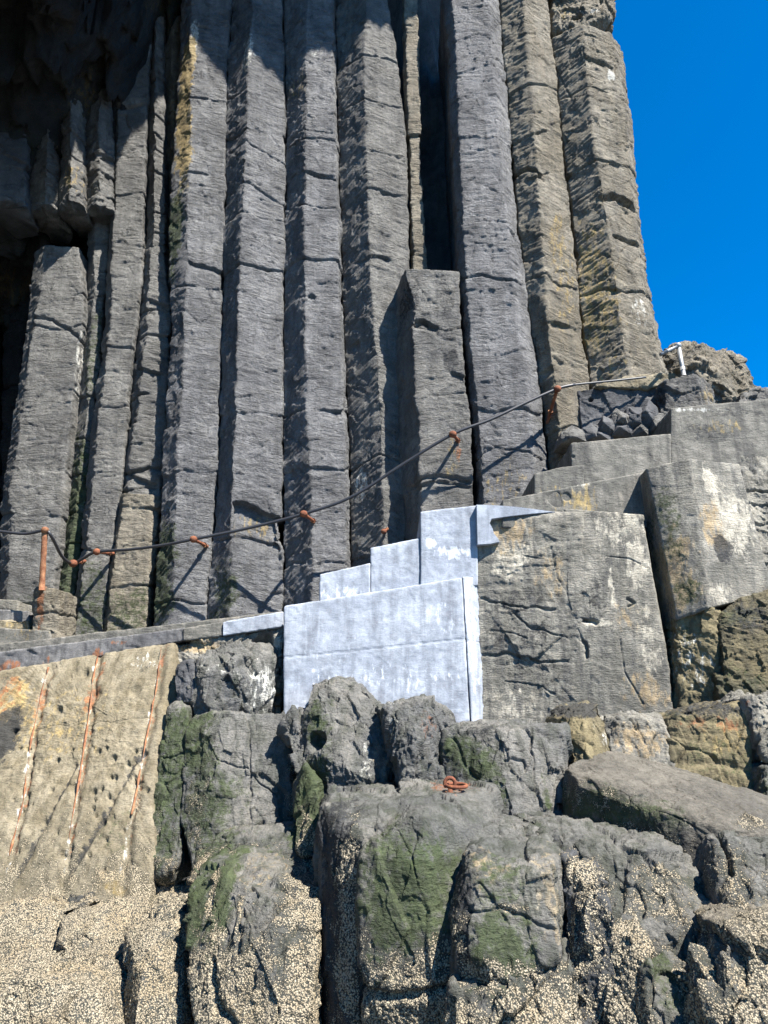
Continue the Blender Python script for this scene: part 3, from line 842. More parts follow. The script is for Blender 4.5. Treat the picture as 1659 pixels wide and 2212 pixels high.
column('basalt_column', [(E_C10R, 12.3), ([(1250, 30), (1262, 80), (1272, 200), (1282, 300), (1300, 400), (1320, 540), (1335, 640), (1352, 760), (1372, 900)], 11.95),
                         ([(1302, 0), (1312, 60), (1335, 140), (1348, 240), (1362, 380), (1376, 500), (1392, 610), (1415, 730), (1436, 900)], 12.15),
                         ([(1308, 0), (1322, 60), (1347, 125), (1358, 220), (1372, 370), (1386, 480), (1400, 590), (1425, 715), (1446, 820), (1455, 900)], 12.5)], 52, 1100, 'basalt_brown',
       'outermost tan column against the sky with an olive-yellow ribbed flank', jgap=(0.6, 1.3), tilt=[0.45, -0.25, 0], seed=15, amp=1.35, back=2.5,
       marks=[('ochre', 1290, 620, 55, 230, .62), ('green', 1290, 700, 40, 120, .3), ('pale', 1325, 150, 12, 18, .9), ('pale', 1390, 660, 26, 45, .45)],
       lines=[([(1300, 425), (1330, 415), (1350, 428), (1380, 432)], .05, .13), ([(1330, 505), (1355, 508), (1392, 512)], .03, .07)], notches=[([(1336, 414), (1350, 412), (1382, 426)], .22, .16), ([(1332, 500), (1390, 508)], .15, .08), ([(1298, 424), (1330, 416)], .3, .07), ([(1262, 120), (1330, 128)], .12, .06)])
# crumbling cap over the outermost column
rock('broken_cap_rock', [(1188, -70, 12.4), (1300, -70, 12.1), (1310, 5, 12.1), (1308, 30, 12.05), (1268, 60, 12.0), (1195, 70, 12.3), (1325, -20, 12.5), (1330, 55, 12.5)], 2.0, 'basalt_brown',
     'crumbling notched rock capping the outermost tan column', dents=[(1245, 32, 16, .3)], facet=.09, fscale=2.2, marks=[('ochre', 1215, 20, 25, 40, .5), ('pale', 1280, 25, 20, 15, .5)])
rock('dark_cap_rock', [(1290, -60, 12.6), (1325, -60, 12.6), (1322, -5, 12.6), (1315, 25, 12.55), (1300, 10, 12.5)], 1.4, 'basalt_dark', 'small dark jagged rock at the very top against the sky', facet=.09)

# hanging stubs under the cave roof
def stub(x0, xr, x1, top, bot, Y, seed, label, marks=None, mat='basalt_mid'):
    column('hanging_column_stub', [([(x0 + 8, top), (x0, bot)], Y + .18), ([(xr + 4, top), (xr, bot)], Y - .12), ([(x1 - 6, top), (x1, bot)], Y + .15)], top, bot, mat, label,
           group='broken columns hanging from the cave roof', seed=seed, amp=1.8, jgap=(.3, .7), marks=marks, back=1.0, rag=-0.12, cat='rock column')
stub(-60, -10, 58, 250, 425, 12.4, 21, 'shaded hanging column stub at the left edge under the cave roof', mat='basalt_dark')  # darker basalt colour stands in for the roof's shade here
stub(60, 100, 132, 150, 440, 12.7, 22, 'hanging column stub with a lit broken lower end beside the left edge stub')
stub(128, 150, 182, 180, 432, 12.6, 23, 'hanging column stub with a sharp sunlit spike, middle of the broken row', marks=[('ochre', 150, 380, 30, 50, .5)])
stub(176, 212, 246, 100, 440, 12.9, 24, 'hanging column stub with a shadowed face beside the straight light grey column')
stub(-120, -70, -20, 500, 1480, 15.8, 25, 'very dark column deep inside the cave mouth', mat='shade_dark_rock')
stub(0, 40, 80, 380, 1480, 15.2, 26, 'dark column half seen inside the cave behind the broad lit one', mat='shade_dark_rock')
stub(80, 130, 190, 420, 1480, 14.9, 27, 'dark column in the hollow under the hanging stubs', mat='shade_dark_rock')
print('COLUMNS', TOTAL)
exec_rest = True

# ================================================================== MASONRY
CONC = dict(crease=0.002, p=80.0, big=0.008, facet=0.005, fscale=2.2, crack=0.0, fine=0.004)
def conc(name, pts, T, mat, parent=None, label=None, cat='wall', **k):
    a = dict(CONC); a.update(k)
    return rock(name, pts, T, mat, label, cat=cat, parent=parent, **a)

# left low steps and path
w = empty('stone_steps', at(30, 1380, 11.8)); tag(w, 'low worn stone and concrete steps at the left edge below the orange post', 'steps')
conc('step', [(-60, 1290, 12.6), (38, 1297, 12.6), (40, 1335, 12.6), (-60, 1335, 12.6)], 1.0, 'basalt_wall', w, facet=.02)
conc('step', [(-60, 1312, 12.3), (62, 1320, 12.3), (66, 1352, 12.3), (-60, 1345, 12.3)], 1.0, 'dark_concrete', w, fine=.01)
conc('step', [(-60, 1335, 12.1), (60, 1340, 12.1), (62, 1368, 12.1), (-60, 1365, 12.1)], 1.0, 'cream_concrete', w, facet=.03, fine=.02, marks=[('ochre', 30, 1350, 40, 12, .5)])
conc('step', [(-60, 1352, 11.9), (108, 1362, 11.9), (112, 1400, 11.9), (-60, 1400, 11.9)], 1.2, 'grey_concrete', w, fine=.01, marks=[('ochre', 60, 1370, 60, 20, .3)])
conc('path_slab', [(-60, 1397, 11.5), (112, 1392, 11.5), (220, 1383, 11.5), (400, 1356, 11.5), (480, 1344, 11.5), (612, 1320, 11.5), (612, 1365, 11.5), (-60, 1470, 11.5)], 1.6, 'grey_concrete',
     label='sloping concrete path slab along the foot of the columns', cat='path', fine=.01, marks=[('dark', 60, 1402, 130, 6, .5)])
conc('path_edge_beam', [(-60, 1416, 11.22), (0, 1408, 11.22), (200, 1383, 11.22), (400, 1356, 11.22), (400, 1382, 11.22), (350, 1393, 11.22), (215, 1416, 11.22), (100, 1440, 11.22), (-60, 1465, 11.22)], .5, 'dark_concrete',
     label='dark stained concrete edge beam above the cream sea wall', cat='kerb', fine=.012, facet=.012, fscale=3, marks=[('rust', 20, 1440, 26, 14, .7), ('rust', 102, 1425, 10, 20, .6), ('rust', 212, 1410, 12, 14, .7), ('rust', 256, 1388, 16, 5, .6)])
conc('painted_kerb', [(395, 1357, 11.2), (480, 1343, 11.2), (480, 1374, 11.2), (397, 1384, 11.2)], .4, 'grey_concrete', label='plain grey stretch of kerb between the dark beam and the whitewashed kerb', cat='kerb', fine=.01)
conc('whitewashed_kerb', [(481, 1343, 11.17), (611, 1320, 11.17), (611, 1352, 11.17), (560, 1362, 11.17), (481, 1374, 11.17)], .4, 'washed_concrete', label='pale blue whitewashed kerb left of the stepped concrete block', cat='kerb', fine=.006)
# mortar wall and rubble under the kerb
rock('rubble_wall', [(340, 1395, 11.25), (611, 1355, 11.25), (608, 1545, 11.0), (380, 1560, 11.0)], .8, 'basalt_wall', 'rough mortared rubble wall under the kerb beside the concrete block', cat='wall', facet=.06, fscale=4, p=60,
     marks=[('ochre', 430, 1395, 60, 20, .8), ('pale', 590, 1450, 30, 100, .7), ('ochre', 590, 1500, 20, 50, .5)], dents=[(565, 1395, 26, .25), (600, 1450, 9, .3)])
for k_, (x, y, r) in enumerate([(583, 1478, 12), (597, 1495, 10), (582, 1508, 13), (598, 1522, 10), (583, 1533, 11)]):
    rock('rubble_stone', [(x - r, y - r * .6, 10.95), (x, y - r, 10.95), (x + r, y - r * .5, 10.95), (x + r, y + r * .6, 10.95), (x - r, y + r * .6, 10.95), (x, y, 10.85)], .3, 'cream_concrete' if k_ % 2 else 'basalt_wall',
         ['topmost pale stone', 'grey-brown stone just below the topmost', 'middle stone', 'small stone second from the bottom', 'bottom stone'][k_] + ' of the rubble stack left of the concrete block', cat='stone', group='rubble stones left of the concrete block', facet=.01, p=60, chips=4, big=.004, crease=.003, fine=.005)

# cream sea wall
SWL = []
gl = lambda pts, w_, d_: SWL.append((pts, w_, d_))
SA = [(105, 1442), (95, 1474), (67, 1599), (50, 1729), (20, 1850)]
SB = [(211, 1414), (200, 1474), (192, 1549), (170, 1689), (147, 1824), (132, 1925)]
SC = [(348, 1397), (340, 1474), (325, 1549), (300, 1684), (284, 1760), (272, 1850), (257, 1940)]
for s in (SA, SB, SC): gl(s, .05, .055)
gl([(305, 1622), (235, 1740), (150, 1885)], .035, .06); gl([(160, 1655), (100, 1760), (40, 1880)], .03, .05)
gl([(20, 1580), (340, 1548)], .012, .012); gl([(0, 1500), (350, 1468)], .01, .008); gl([(10, 1680), (330, 1650)], .01, .008)
rock('sea_wall', [(-80, 1462, 11.15), (110, 1437, 11.15), (220, 1412, 11.15), (378, 1388, 11.15), (385, 1500, 10.75), (355, 1640, 10.2), (330, 1800, 9.65), (318, 1990, 9.2), (-80, 2000, 9.2)], 1.2, 'cream_concrete',
     'cream sea wall with rusty reinforcement showing through and barnacles on its lower half', cat='wall', p=90, big=.012, facet=.012, fscale=4.5, fine=.018, crack=0, crease=.008, lines=SWL, Y=10.8,
     barn=(1830, .9, .85), spacing=.017,
     dents=[(25, 1580, 8, .07), (122, 1532, 10, .07), (290, 1490, 14, .05), (240, 1640, 9, .06), (235, 1680, 6, .05), (208, 1625, 7, .06), (315, 1707, 6, .06), (220, 1775, 6, .06), (330, 1420, 14, .08), (205, 1500, 14, .04), (180, 1455, 9, .05), (155, 1700, 8, .06), (118, 1800, 5, .05)]
     + [(random.uniform(20, 330), random.uniform(1600, 1880), random.uniform(2.5, 6), .05) for _ in range(34)],
     marks=[('rust', 6, 1500, 30, 46, .5), ('ochre', 20, 1510, 40, 50, .8), ('rust', 90, 1500, 14, 70, .55), ('rust', 200, 1480, 16, 70, .6), ('dark', 5, 1595, 34, 60, 1.3), ('dark', 2, 1480, 8, 30, .5), ('ochre', 150, 1560, 90, 90, .35), ('ochre', 60, 1560, 40, 80, .45),  # large dark patch at the left edge paints a shadow into the colour
            ('pale', 315, 1430, 42, 22, .3), ('dark', 318, 1440, 24, 18, .35), ('rust', 345, 1430, 8, 40, .6), ('ochre', 245, 1920, 30, 18, .6), ('green', 230, 1800, 60, 60, .25), ('dark', 120, 1820, 30, 40, .2)] + [('dark', 305 - 155 * t, 1622 + 263 * t, 7, 12, .85) for t in np.linspace(0, 1, 16)] + [('dark', 160 - 120 * t, 1655 + 225 * t, 6, 12, .8) for t in np.linspace(0, 1, 14)]
     + [('rust', np.interp(y, [q[1] for q in S_], [q[0] for q in S_]) + 3, y, 5, 14, .5) for S_ in (SA, SB, SC) for y in range(1470, 1860, 26)]
     + [('pale', np.interp(y, [q[1] for q in S_], [q[0] for q in S_]) - 6, y, 4, 12, .55) for S_ in (SA, SB, SC) for y in range(1440, 1900, 31)])
WALL_AT = surf_dist(LASTV[0], 10.5)
def rebar(pts, label, k=0):
    n_ = []
    for (a, b) in zip(pts[:-1], pts[1:]):
        for t in (0, .2, .4, .6, .8): n_.append((a[0] + (b[0] - a[0]) * t, a[1] + (b[1] - a[1]) * t))
    n_.append(pts[-1])
    P = [at(x + random.uniform(-1, 1), y, WALL_AT(x, y) + .03) for x, y in n_]
    o = tube('rusty_bar', P, .013, 'orange_iron', seg=8, wob=.2, radii=[random.choice([.002, .003, .009, .012, .015, .018]) for _ in P])
    tag(o, label, 'iron bar', 'rusty bars in the cream sea wall')
rebar(SA[:5], 'leftmost rusty bar down the cream sea wall'); rebar(SB[:5], 'middle rusty bar down the cream sea wall'); rebar(SC[:5], 'rightmost rusty bar, nearest the dark shore rocks')

# stepped whitewashed concrete block
sb = empty('stepped_block', at(800, 1545, 11)); tag(sb, 'pale blue-white stepped concrete block in the middle of the cliff foot', 'concrete block')
wk = dict(fine=.004, big=.004)
conc('lower_block', [(612, 1309, 10.6), (998, 1247, 10.6), (1018, 1600, 10.6), (612, 1600, 10.6)], 1.4, 'washed_concrete', sb, lines=[([(612, 1421), (800, 1402), (1010, 1379)], .008, .012), ([(690, 1297), (690, 1560)], .006, .006), ([(908, 1262), (910, 1400)], .005, .005)],
     marks=[('pale', 720, 1400, 80, 40, .25), ('pale', 880, 1460, 120, 30, .3), ('pale', 960, 1330, 40, 40, .3), ('pale', 700, 1480, 60, 50, .3), ('dark', 640, 1550, 40, 20, .3), ('dark', 880, 1340, 60, 20, .25)], **wk)
conc('side_face', [(999, 1244, 10.6), (1037, 1248, 10.76), (1050, 1600, 10.76), (1020, 1600, 10.6)], 1.0, 'washed_concrete', sb, marks=[('pale', 1016, 1300, 20, 120, .6), ('pale', 1025, 1450, 14, 60, .4)], lines=[([(999, 1384), (1048, 1388)], .008, .012)], **wk)
conc('tier', [(690, 1240, 10.72), (800, 1216, 10.72), (800, 1300, 10.72), (690, 1320, 10.72)], 1.2, 'washed_concrete', sb, marks=[('pale', 740, 1280, 50, 20, .45)], **wk)
conc('tier', [(800, 1183, 10.74), (908, 1162, 10.74), (908, 1290, 10.74), (800, 1310, 10.74)], 1.2, 'washed_concrete', sb, marks=[('dark', 850, 1200, 60, 30, .15)], **wk)
conc('tier', [(908, 1105, 10.70), (1031, 1090, 10.70), (1033, 1265, 10.70), (908, 1285, 10.70)], 1.3, 'washed_concrete', sb, marks=[('pale', 985, 1192, 45, 14, .85), ('pale', 930, 1172, 14, 14, .9)], lines=[([(908, 1190), (1030, 1184)], .006, .006)], **wk)
def wash_cap():
    # the wash runs ragged over the capping beside the top step: one solid slab with the outline of the paint
    pl = [(1029, 1090), (1070, 1091), (1120, 1095), (1165, 1101), (1200, 1106), (1150, 1110), (1105, 1115), (1062, 1121), (1058, 1130), (1064, 1141), (1067, 1152), (1076, 1163), (1079, 1171), (1060, 1175), (1031, 1177)]
    bm = bmesh.new()
    fr = [bm.verts.new(at(x, y, 10.603 - (x - 1029) / 171 * .04) - np.array(sb.location)) for x, y in pl]
    bk = [bm.verts.new(np.array(v.co) + np.array([0, .4, 0])) for v in fr]
    bm.faces.new(fr); bm.faces.new(bk[::-1])
    n = len(pl)
    for k in range(n): bm.faces.new((fr[k], bk[k], bk[(k + 1) % n], fr[(k + 1) % n]))
    bmesh.ops.recalc_face_normals(bm, faces=bm.faces[:])
    bmesh.ops.bevel(bm, geom=[e for e in bm.edges if all(v in fr for v in e.verts)], offset=.006, segments=2, affect='EDGES')
    me = bpy.data.meshes.new('cap'); bm.to_mesh(me); bm.free(); me.materials.append(MATS['washed_concrete'])
    o = bpy.data.objects.new('cap', me); COL.objects.link(o); o.parent = sb
wash_cap()

# stepped concrete retaining wall up to the right
cw = empty('stepped_retaining_wall', at(1300, 1120, 11)); tag(cw, 'stepped grey concrete retaining wall climbing to the right above the rock face', 'wall')
kw = dict(fine=.006, big=.008)
conc('wall_stage', [(1449, 880, 10.68), (1800, 848, 10.68), (1800, 1060, 10.68), (1449, 1060, 10.68)], 1.6, 'grey_concrete', cw, lines=[([(1500, 960), (1800, 930)], .006, .004)], marks=[('dark', 1520, 930, 90, 30, .5), ('ochre', 1560, 920, 60, 18, .45), ('dark', 1600, 890, 80, 12, .5), ('pale', 1500, 885, 60, 6, .6)], **kw)
conc('wall_stage', [(1234, 956, 10.66), (1451, 936, 10.66), (1451, 1110, 10.66), (1234, 1130, 10.66)], 1.5, 'grey_concrete', cw, marks=[('ochre', 1270, 1085, 34, 38, .45), ('pale', 1250, 1060, 20, 40, .5)], dents=[(1238, 986, 4, .04)], **kw)
conc('wall_stage', [(1154, 1023, 10.64), (1217, 1008, 10.64), (1262, 1004, 10.64), (1262, 1130, 10.64), (1154, 1130, 10.64)], 1.4, 'grey_concrete', cw, marks=[('ochre', 1200, 1060, 40, 18, .2)], **kw)
conc('wall_stage', [(1085, 1085, 10.62), (1165, 1066, 10.62), (1235, 1050, 10.62), (1400, 1018, 10.62), (1400, 1140, 10.62), (1085, 1140, 10.62)], 1.4, 'grey_concrete', cw, dents=[(1200, 1078, 22, .04), (1222, 1072, 12, .05)],
     marks=[('ochre', 1255, 1075, 50, 40, .55), ('pale', 1250, 1040, 30, 40, .55), ('dark', 1190, 1085, 22, 8, .4)], lines=[([(1250, 1045), (1400, 1008)], .006, .01)], **kw)

# ================================================================== ROCK FACE AND PILLAR, RIGHT
rock('cliff_rock', [(1024, 1122, 10.74), (1190, 1105, 10.62), (1262, 1107, 10.50), (1256, 1330, 10.42), (1258, 1600, 10.38), (1040, 1600, 10.74)], 1.2, 'basalt_wall',
     'rough dark streaked rock face right of the whitewashed block', facet=.022, fscale=1.3, p=150, strata=.010, fine=.012, crack=0.01, big=.012, crease=.006,
     lines=[([(1040, 1295), (1120, 1310), (1200, 1318)], .013, .045), ([(1040, 1415), (1100, 1412), (1160, 1425), (1240, 1430)], .015, .05), ([(1110, 1325), (1150, 1360), (1215, 1375)], .011, .035), ([(1060, 1360), (1110, 1368), (1140, 1380)], .008, .02), ([(1090, 1470), (1150, 1478), (1200, 1500)], .009, .025), ([(1190, 1180), (1205, 1250), (1240, 1300)], .008, .02), ([(1130, 1200), (1170, 1206)], .008, .02)],
     marks=[('ochre', 1090, 1150, 60, 50, 0.61), ('pale', 1110, 1210, 60, 55, 0.75), ('ochre', 1190, 1230, 40, 60, 0.51), ('dark', 1120, 1300, 90, 34, .6), ('dark', 1140, 1370, 100, 34, .5), ('dark', 1140, 1445, 100, 40, .45), ('pale', 1100, 1520, 80, 50, 0.51), ('dark', 1200, 1470, 40, 50, .4)])
rock('cliff_rock', [(1228, 1098, 10.56), (1390, 1112, 10.3), (1422, 1300, 10.2), (1450, 1480, 10.05), (1462, 1620, 9.95), (1230, 1620, 10.42), (1226, 1300, 10.46)], 1.2, 'basalt_wall',
     'smoother pale streaked rock face left of the narrow dark slot', facet=.010, fscale=1.0, p=150, fine=.008, crack=0, big=.012, crease=.005,
     lines=[([(1220, 1285), (1235, 1335), (1290, 1345)], .022, .08), ([(1248, 1360), (1262, 1390), (1275, 1420)], .016, .06), ([(1300, 1200), (1360, 1206), (1400, 1225)], .008, .02), ([(1340, 1380), (1350, 1450), (1390, 1520)], .008, .02), ([(1355, 1290), (1372, 1302), (1362, 1310)], .015, .04), ([(1290, 1340), (1320, 1300), (1335, 1245)], .01, -.012)],
     marks=[('pale', 1375, 1200, 30, 110, 0.80), ('pale', 1330, 1160, 50, 60, 0.58), ('dark', 1290, 1290, 40, 40, .55), ('pale', 1300, 1345, 40, 10, 1.16), ('pale', 1400, 1400, 26, 130, 0.58), ('ochre', 1400, 1490, 40, 50, 0.65), ('ochre', 1350, 1330, 40, 60, 0.43), ('pale', 1325, 1290, 10, 50, 1.01), ('green', 1370, 1300, 50, 40, .2)])
rock('rock_pillar', [(1397, 1012, 10.28), (1487, 990, 10.0), (1592, 1002, 10.15), (1612, 1060, 10.12), (1668, 1282, 10.0), (1530, 1314, 9.75), (1462, 1340, 10.02), (1438, 1200, 10.15)], .9, 'basalt_wall',
     'square-cut leaning rock pillar with green and yellow stains above the shore rocks', p=150, facet=.008, fscale=1.2, fine=.008, crack=0, big=.008, crease=.004,
     marks=[('green', 1450, 1130, 26, 120, .6), ('ochre', 1460, 1230, 50, 100, 0.87), ('green', 1490, 1270, 26, 50, .65), ('pale', 1580, 1120, 60, 90, 0.94), ('ochre', 1540, 1130, 30, 70, 0.80), ('pale', 1535, 1040, 18, 45, 1.30), ('dark', 1563, 1190, 22, 38, 1.1), ('dark', 1605, 1180, 30, 60, .4), ('dark', 1470, 1060, 50, 30, .25), ('pale', 1560, 1280, 40, 30, 0.72)],
     lines=[([(1490, 1000), (1518, 1140), (1530, 1300)], .012, -.012)])
rock('rock_block', [(1370, 1022, 11.1), (1420, 1026, 11.1), (1460, 1250, 10.9), (1490, 1560, 10.7), (1430, 1560, 10.9), (1365, 1050, 11.1)], .5, 'shade_dark_rock', 'dark rock deep in the slot left of the leaning pillar', facet=.02, cat='rock')  # blackened colour paints in the shade inside the slot
rock('rock_block', [(1462, 1332, 10.05), (1535, 1310, 9.78), (1556, 1316, 9.85), (1572, 1560, 9.7), (1470, 1560, 9.9)], 1.0, 'basalt_yellow', 'yellowish block under the leaning pillar beside the dark mossy boulder',
     facet=.05, fscale=2.4, marks=[('pale', 1500, 1420, 40, 80, .3), ('green', 1490, 1370, 20, 40, .4)], p=40)
rock('boulder', [(1556, 1328, 9.8), (1600, 1295, 9.75), (1720, 1250, 9.6), (1720, 1560, 9.2), (1575, 1560, 9.4), (1560, 1420, 9.6)], 1.2, 'basalt_moss', 'dark mossy and red-brown boulder at the right edge under the pillar', p=80, chips=6, facet=.045, fscale=1.9, strata=.014, aniso=(1, 1, 1.6),
     marks=[('green', 1600, 1330, 60, 26, .6), ('dark', 1630, 1330, 60, 50, .6), ('green', 1600, 1480, 60, 50, .4), ('rust', 1640, 1360, 40, 20, .2)])
rock('rock_block', [(1590, 985, 10.7), (1760, 970, 10.7), (1760, 1400, 10.3), (1640, 1400, 10.3), (1606, 1100, 10.5)], .8, 'basalt_wall', 'stone wall seen behind the right side of the leaning pillar', facet=.05, fscale=2.6, lines=[([(1595, 1055), (1680, 1062)], .02, .06), ([(1620, 1130), (1700, 1128)], .02, .05)])

# rocks beside the path, upper right
rock('rock_block', [(1246, 845, 12.1), (1300, 835, 12.0), (1420, 826, 11.9), (1434, 900, 11.9), (1420, 960, 11.9), (1260, 960, 12.0)], 1.4, 'basalt_dark', 'black flat-faced rock under the upper end of the handrail cable', p=60, facet=.03, fscale=1.2, dents=[(1277, 861, 6, .1)])
J = lambda q: random.uniform(-q, q)
for k_, (x, y, r, h_) in enumerate([(1240, 938, 26, 18), (1275, 935, 20, 20), (1312, 918, 18, 20), (1340, 905, 16, 18), (1368, 900, 18, 24), (1398, 895, 20, 28), (1420, 915, 14, 24), (1345, 930, 22, 14), (1300, 943, 20, 12), (1385, 930, 22, 14)]):
    rock('broken_stone', [(x - r + J(6), y - h_ * .4 + J(8), 11.5), (x - r * .2 + J(12), y - h_ * 1.1 + J(5), 11.5), (x + r * 1.15 + J(7), y - h_ * .6 + J(9), 11.5), (x + r * 1.2, y + h_, 11.45), (x - r * 1.2, y + h_, 11.45), (x + J(12), y + J(10), 11.28)], .5, 'basalt_dark' if k_ % 3 else 'basalt_mid',
         ['leftmost low broken stone', 'second broken stone from the left', 'flat topped broken stone', 'small tilted broken stone', 'sharp edged broken stone', 'tall split broken stone', 'rightmost broken stone beside the concrete step',
          'low front broken stone', 'flat front broken stone', 'low broken stone behind the concrete edge'][k_] + ' in the rubble under the black rock', cat='stone', group='broken stones on top of the retaining wall', facet=.015, fscale=5, p=140, chips=3, crease=.002, fine=.004, big=.004)
rock('rock_block', [(1280, 838, 12.0), (1350, 812, 11.9), (1462, 803, 11.8), (1465, 822, 11.8), (1400, 840, 11.85)], 1.0, 'cream_concrete', 'pale mortar patch at the foot of the outermost column', cat='mortar', facet=.02, fscale=3)
rock('rock_block', [(1428, 828, 11.6), (1440, 818, 11.5), (1500, 806, 11.4), (1530, 830, 11.6), (1545, 870, 11.6), (1545, 900, 11.5), (1430, 910, 11.5)], 1.2, 'basalt_mid', 'square grey rock below the white pipe fitting', facet=.05, fscale=2.2, marks=[('ochre', 1530, 850, 18, 30, .5), ('dark', 1436, 860, 10, 40, .7)])
rock('outcrop', [(1432, 760, 14.0), (1470, 738, 14.0), (1520, 742, 14.0), (1575, 752, 14.0), (1600, 780, 14.2), (1625, 840, 14.2), (1650, 880, 14.2), (1650, 940, 14), (1432, 940, 13.8), (1480, 800, 13.6), (1545, 800, 13.4)], 2.0, 'basalt_brown', 'brown rounded rock outcrop behind the white pipe fitting against the sky',
     facet=.14, fscale=1.6, marks=[('dark', 1480, 770, 60, 26, .6), ('dark', 1440, 770, 20, 40, .6)], fine=.03)
rock('outcrop', [(1595, 850, 13.2), (1640, 838, 13.2), (1760, 815, 13.2), (1760, 950, 13), (1590, 950, 13)], 1.8, 'basalt_mid', 'low grey rock at the right edge just above the concrete wall', facet=.12, fscale=1.8)
rock('rock_block', [(72, 1272, 12.0), (85, 1266, 11.85), (130, 1272, 11.95), (132, 1350, 11.95), (125, 1385, 11.9), (68, 1380, 11.95)], .7, 'basalt_brown', 'small block of rock carrying the orange iron post', p=30, facet=.03, fscale=2.5, marks=[('rust', 88, 1300, 8, 50, .9), ('rust', 82, 1340, 10, 30, .6)], lines=[([(72, 1325), (130, 1322)], .015, .05)])

# ================================================================== SHORE ROCKS
SH = dict(fine=.010, crease=.006, big=.014, aniso=(1.15, 1.15, .6), chips=12, dens=.85)
def R(label, pts, T=1.0, mat='basalt_shore', name='shore_rock', **k):
    a = dict(SH); a['p'] = 90; a.update(k)
    return rock(name, pts, T, mat, label, **a)
R('grey cracked boulder wedged under the kerb left of the white block', [(410, 1480, 10.4), (428, 1420, 10.5), (500, 1392, 10.6), (560, 1385, 10.6), (586, 1420, 10.6), (576, 1480, 10.4), (572, 1560, 10.3), (415, 1560, 10.2), (500, 1470, 10.15)], 1.0, 'basalt_tide', 'boulder',
  facet=.10, fscale=2.2, p=90, marks=[('pale', 560, 1480, 30, 60, .5), ('pale', 470, 1450, 70, 20, .25), ('green', 510, 1480, 20, 20, .3)])
R('small dark rock between the sea wall and the grey cracked boulder', [(376, 1440, 10.6), (395, 1425, 10.6), (420, 1430, 10.5), (418, 1515, 10.3), (375, 1520, 10.4)], .8, 'basalt_dark', facet=.05)
R('tall green-coated rock pillar beside the cream sea wall', [(364, 1530, 10.4), (372, 1512, 10.4), (404, 1510, 10.3), (408, 1600, 10.05), (392, 1700, 9.8), (386, 1850, 9.5), (374, 1925, 9.35), (309, 1925, 9.45), (334, 1700, 9.95), (348, 1620, 10.15)], 1.1, facet=.04, p=90,
  marks=[('green', 355, 1730, 60, 180, .8), ('green', 380, 1580, 40, 70, .8)], barn=(1835, .45, .6), lines=[([(350, 1640), (405, 1625)], .015, .03)], strata=.012)
R('barnacled block directly under the tall green pillar', [(308, 1932, 9.6), (372, 1930, 9.5), (392, 1945, 9.3), (392, 2060, 9.0), (306, 2050, 9.1)], .8, barn=(1900, .3, 1.0), marks=[('rust', 330, 1960, 40, 20, .3)])
R('big upright cracked grey slab left of the round-topped boulder', [(403, 1560, 10.1), (412, 1543, 10.1), (462, 1537, 9.85), (640, 1543, 9.95), (652, 1600, 9.9), (655, 1700, 9.75), (630, 1800, 9.5), (560, 1900, 9.2), (440, 1900, 9.2), (384, 1850, 9.5), (392, 1700, 9.8), (467, 1580, 9.75), (470, 1800, 9.3)], 1.3, 'basalt_tide', facet=.045, fscale=1.6, p=90,
  lines=[([(537, 1560), (540, 1680), (537, 1790)], .012, .035), ([(465, 1640), (530, 1660), (600, 1720)], .012, .03), ([(490, 1800), (535, 1795), (570, 1780)], .03, .06)],
  marks=[('green', 425, 1600, 50, 80, .9), ('green', 440, 1750, 70, 120, .75), ('dark', 430, 1680, 30, 120, .35), ('green', 560, 1820, 60, 40, .45), ('barn', 630, 1700, 14, 140, .6), ('barn', 420, 1760, 40, 90, .4), ('barn', 640, 1830, 50, 60, .8), ('ochre', 600, 1600, 40, 60, .1)], strata=.012)
R('broken dark wedge of rock between the upright slab and the round-topped boulder', [(615, 1560, 9.6), (650, 1545, 9.6), (665, 1640, 9.3), (660, 1720, 9.2), (640, 1690, 9.2)], .7, 'basalt_tide', facet=.12, fscale=4)
R('dark rock with a rounded top in front of the white block', [(650, 1500, 9.7), (668, 1474, 9.7), (720, 1463, 9.7), (785, 1478, 9.6), (818, 1525, 9.4), (846, 1600, 9.1), (868, 1690, 8.9), (800, 1730, 8.6), (655, 1730, 9.2), (700, 1560, 9.25), (700, 1650, 8.95)], 1.2, 'basalt_tide', 'boulder',
  facet=.07, fscale=2.0, p=90, marks=[('green', 680, 1560, 26, 60, .7), ('green', 670, 1690, 30, 60, .9), ('green', 705, 1600, 16, 110, .5), ('pale', 790, 1640, 16, 60, .35), ('ochre', 825, 1630, 26, 50, .4)], dents=[(684, 1600, 22, .25)], strata=.01)
R('mottled cracked boulder between the round-topped boulder and the mossy block', [(818, 1530, 8.9), (845, 1520, 8.9), (905, 1514, 8.9), (962, 1520, 8.9), (996, 1562, 9.0), (968, 1700, 8.6), (870, 1710, 8.3), (850, 1610, 8.6), (900, 1580, 8.4)], 1.0, 'basalt_tide', 'boulder',
  facet=.08, fscale=2.6, marks=[('rust', 920, 1555, 24, 30, .28), ('green', 915, 1655, 40, 20, .4), ('pale', 850, 1560, 20, 60, .3), ('dark', 900, 1650, 40, 40, .4)])
R('low grey ledge behind the iron ring', [(864, 1690, 8.2), (880, 1682, 8.5), (958, 1690, 8.4), (965, 1720, 8.0), (860, 1730, 7.9)], .8)
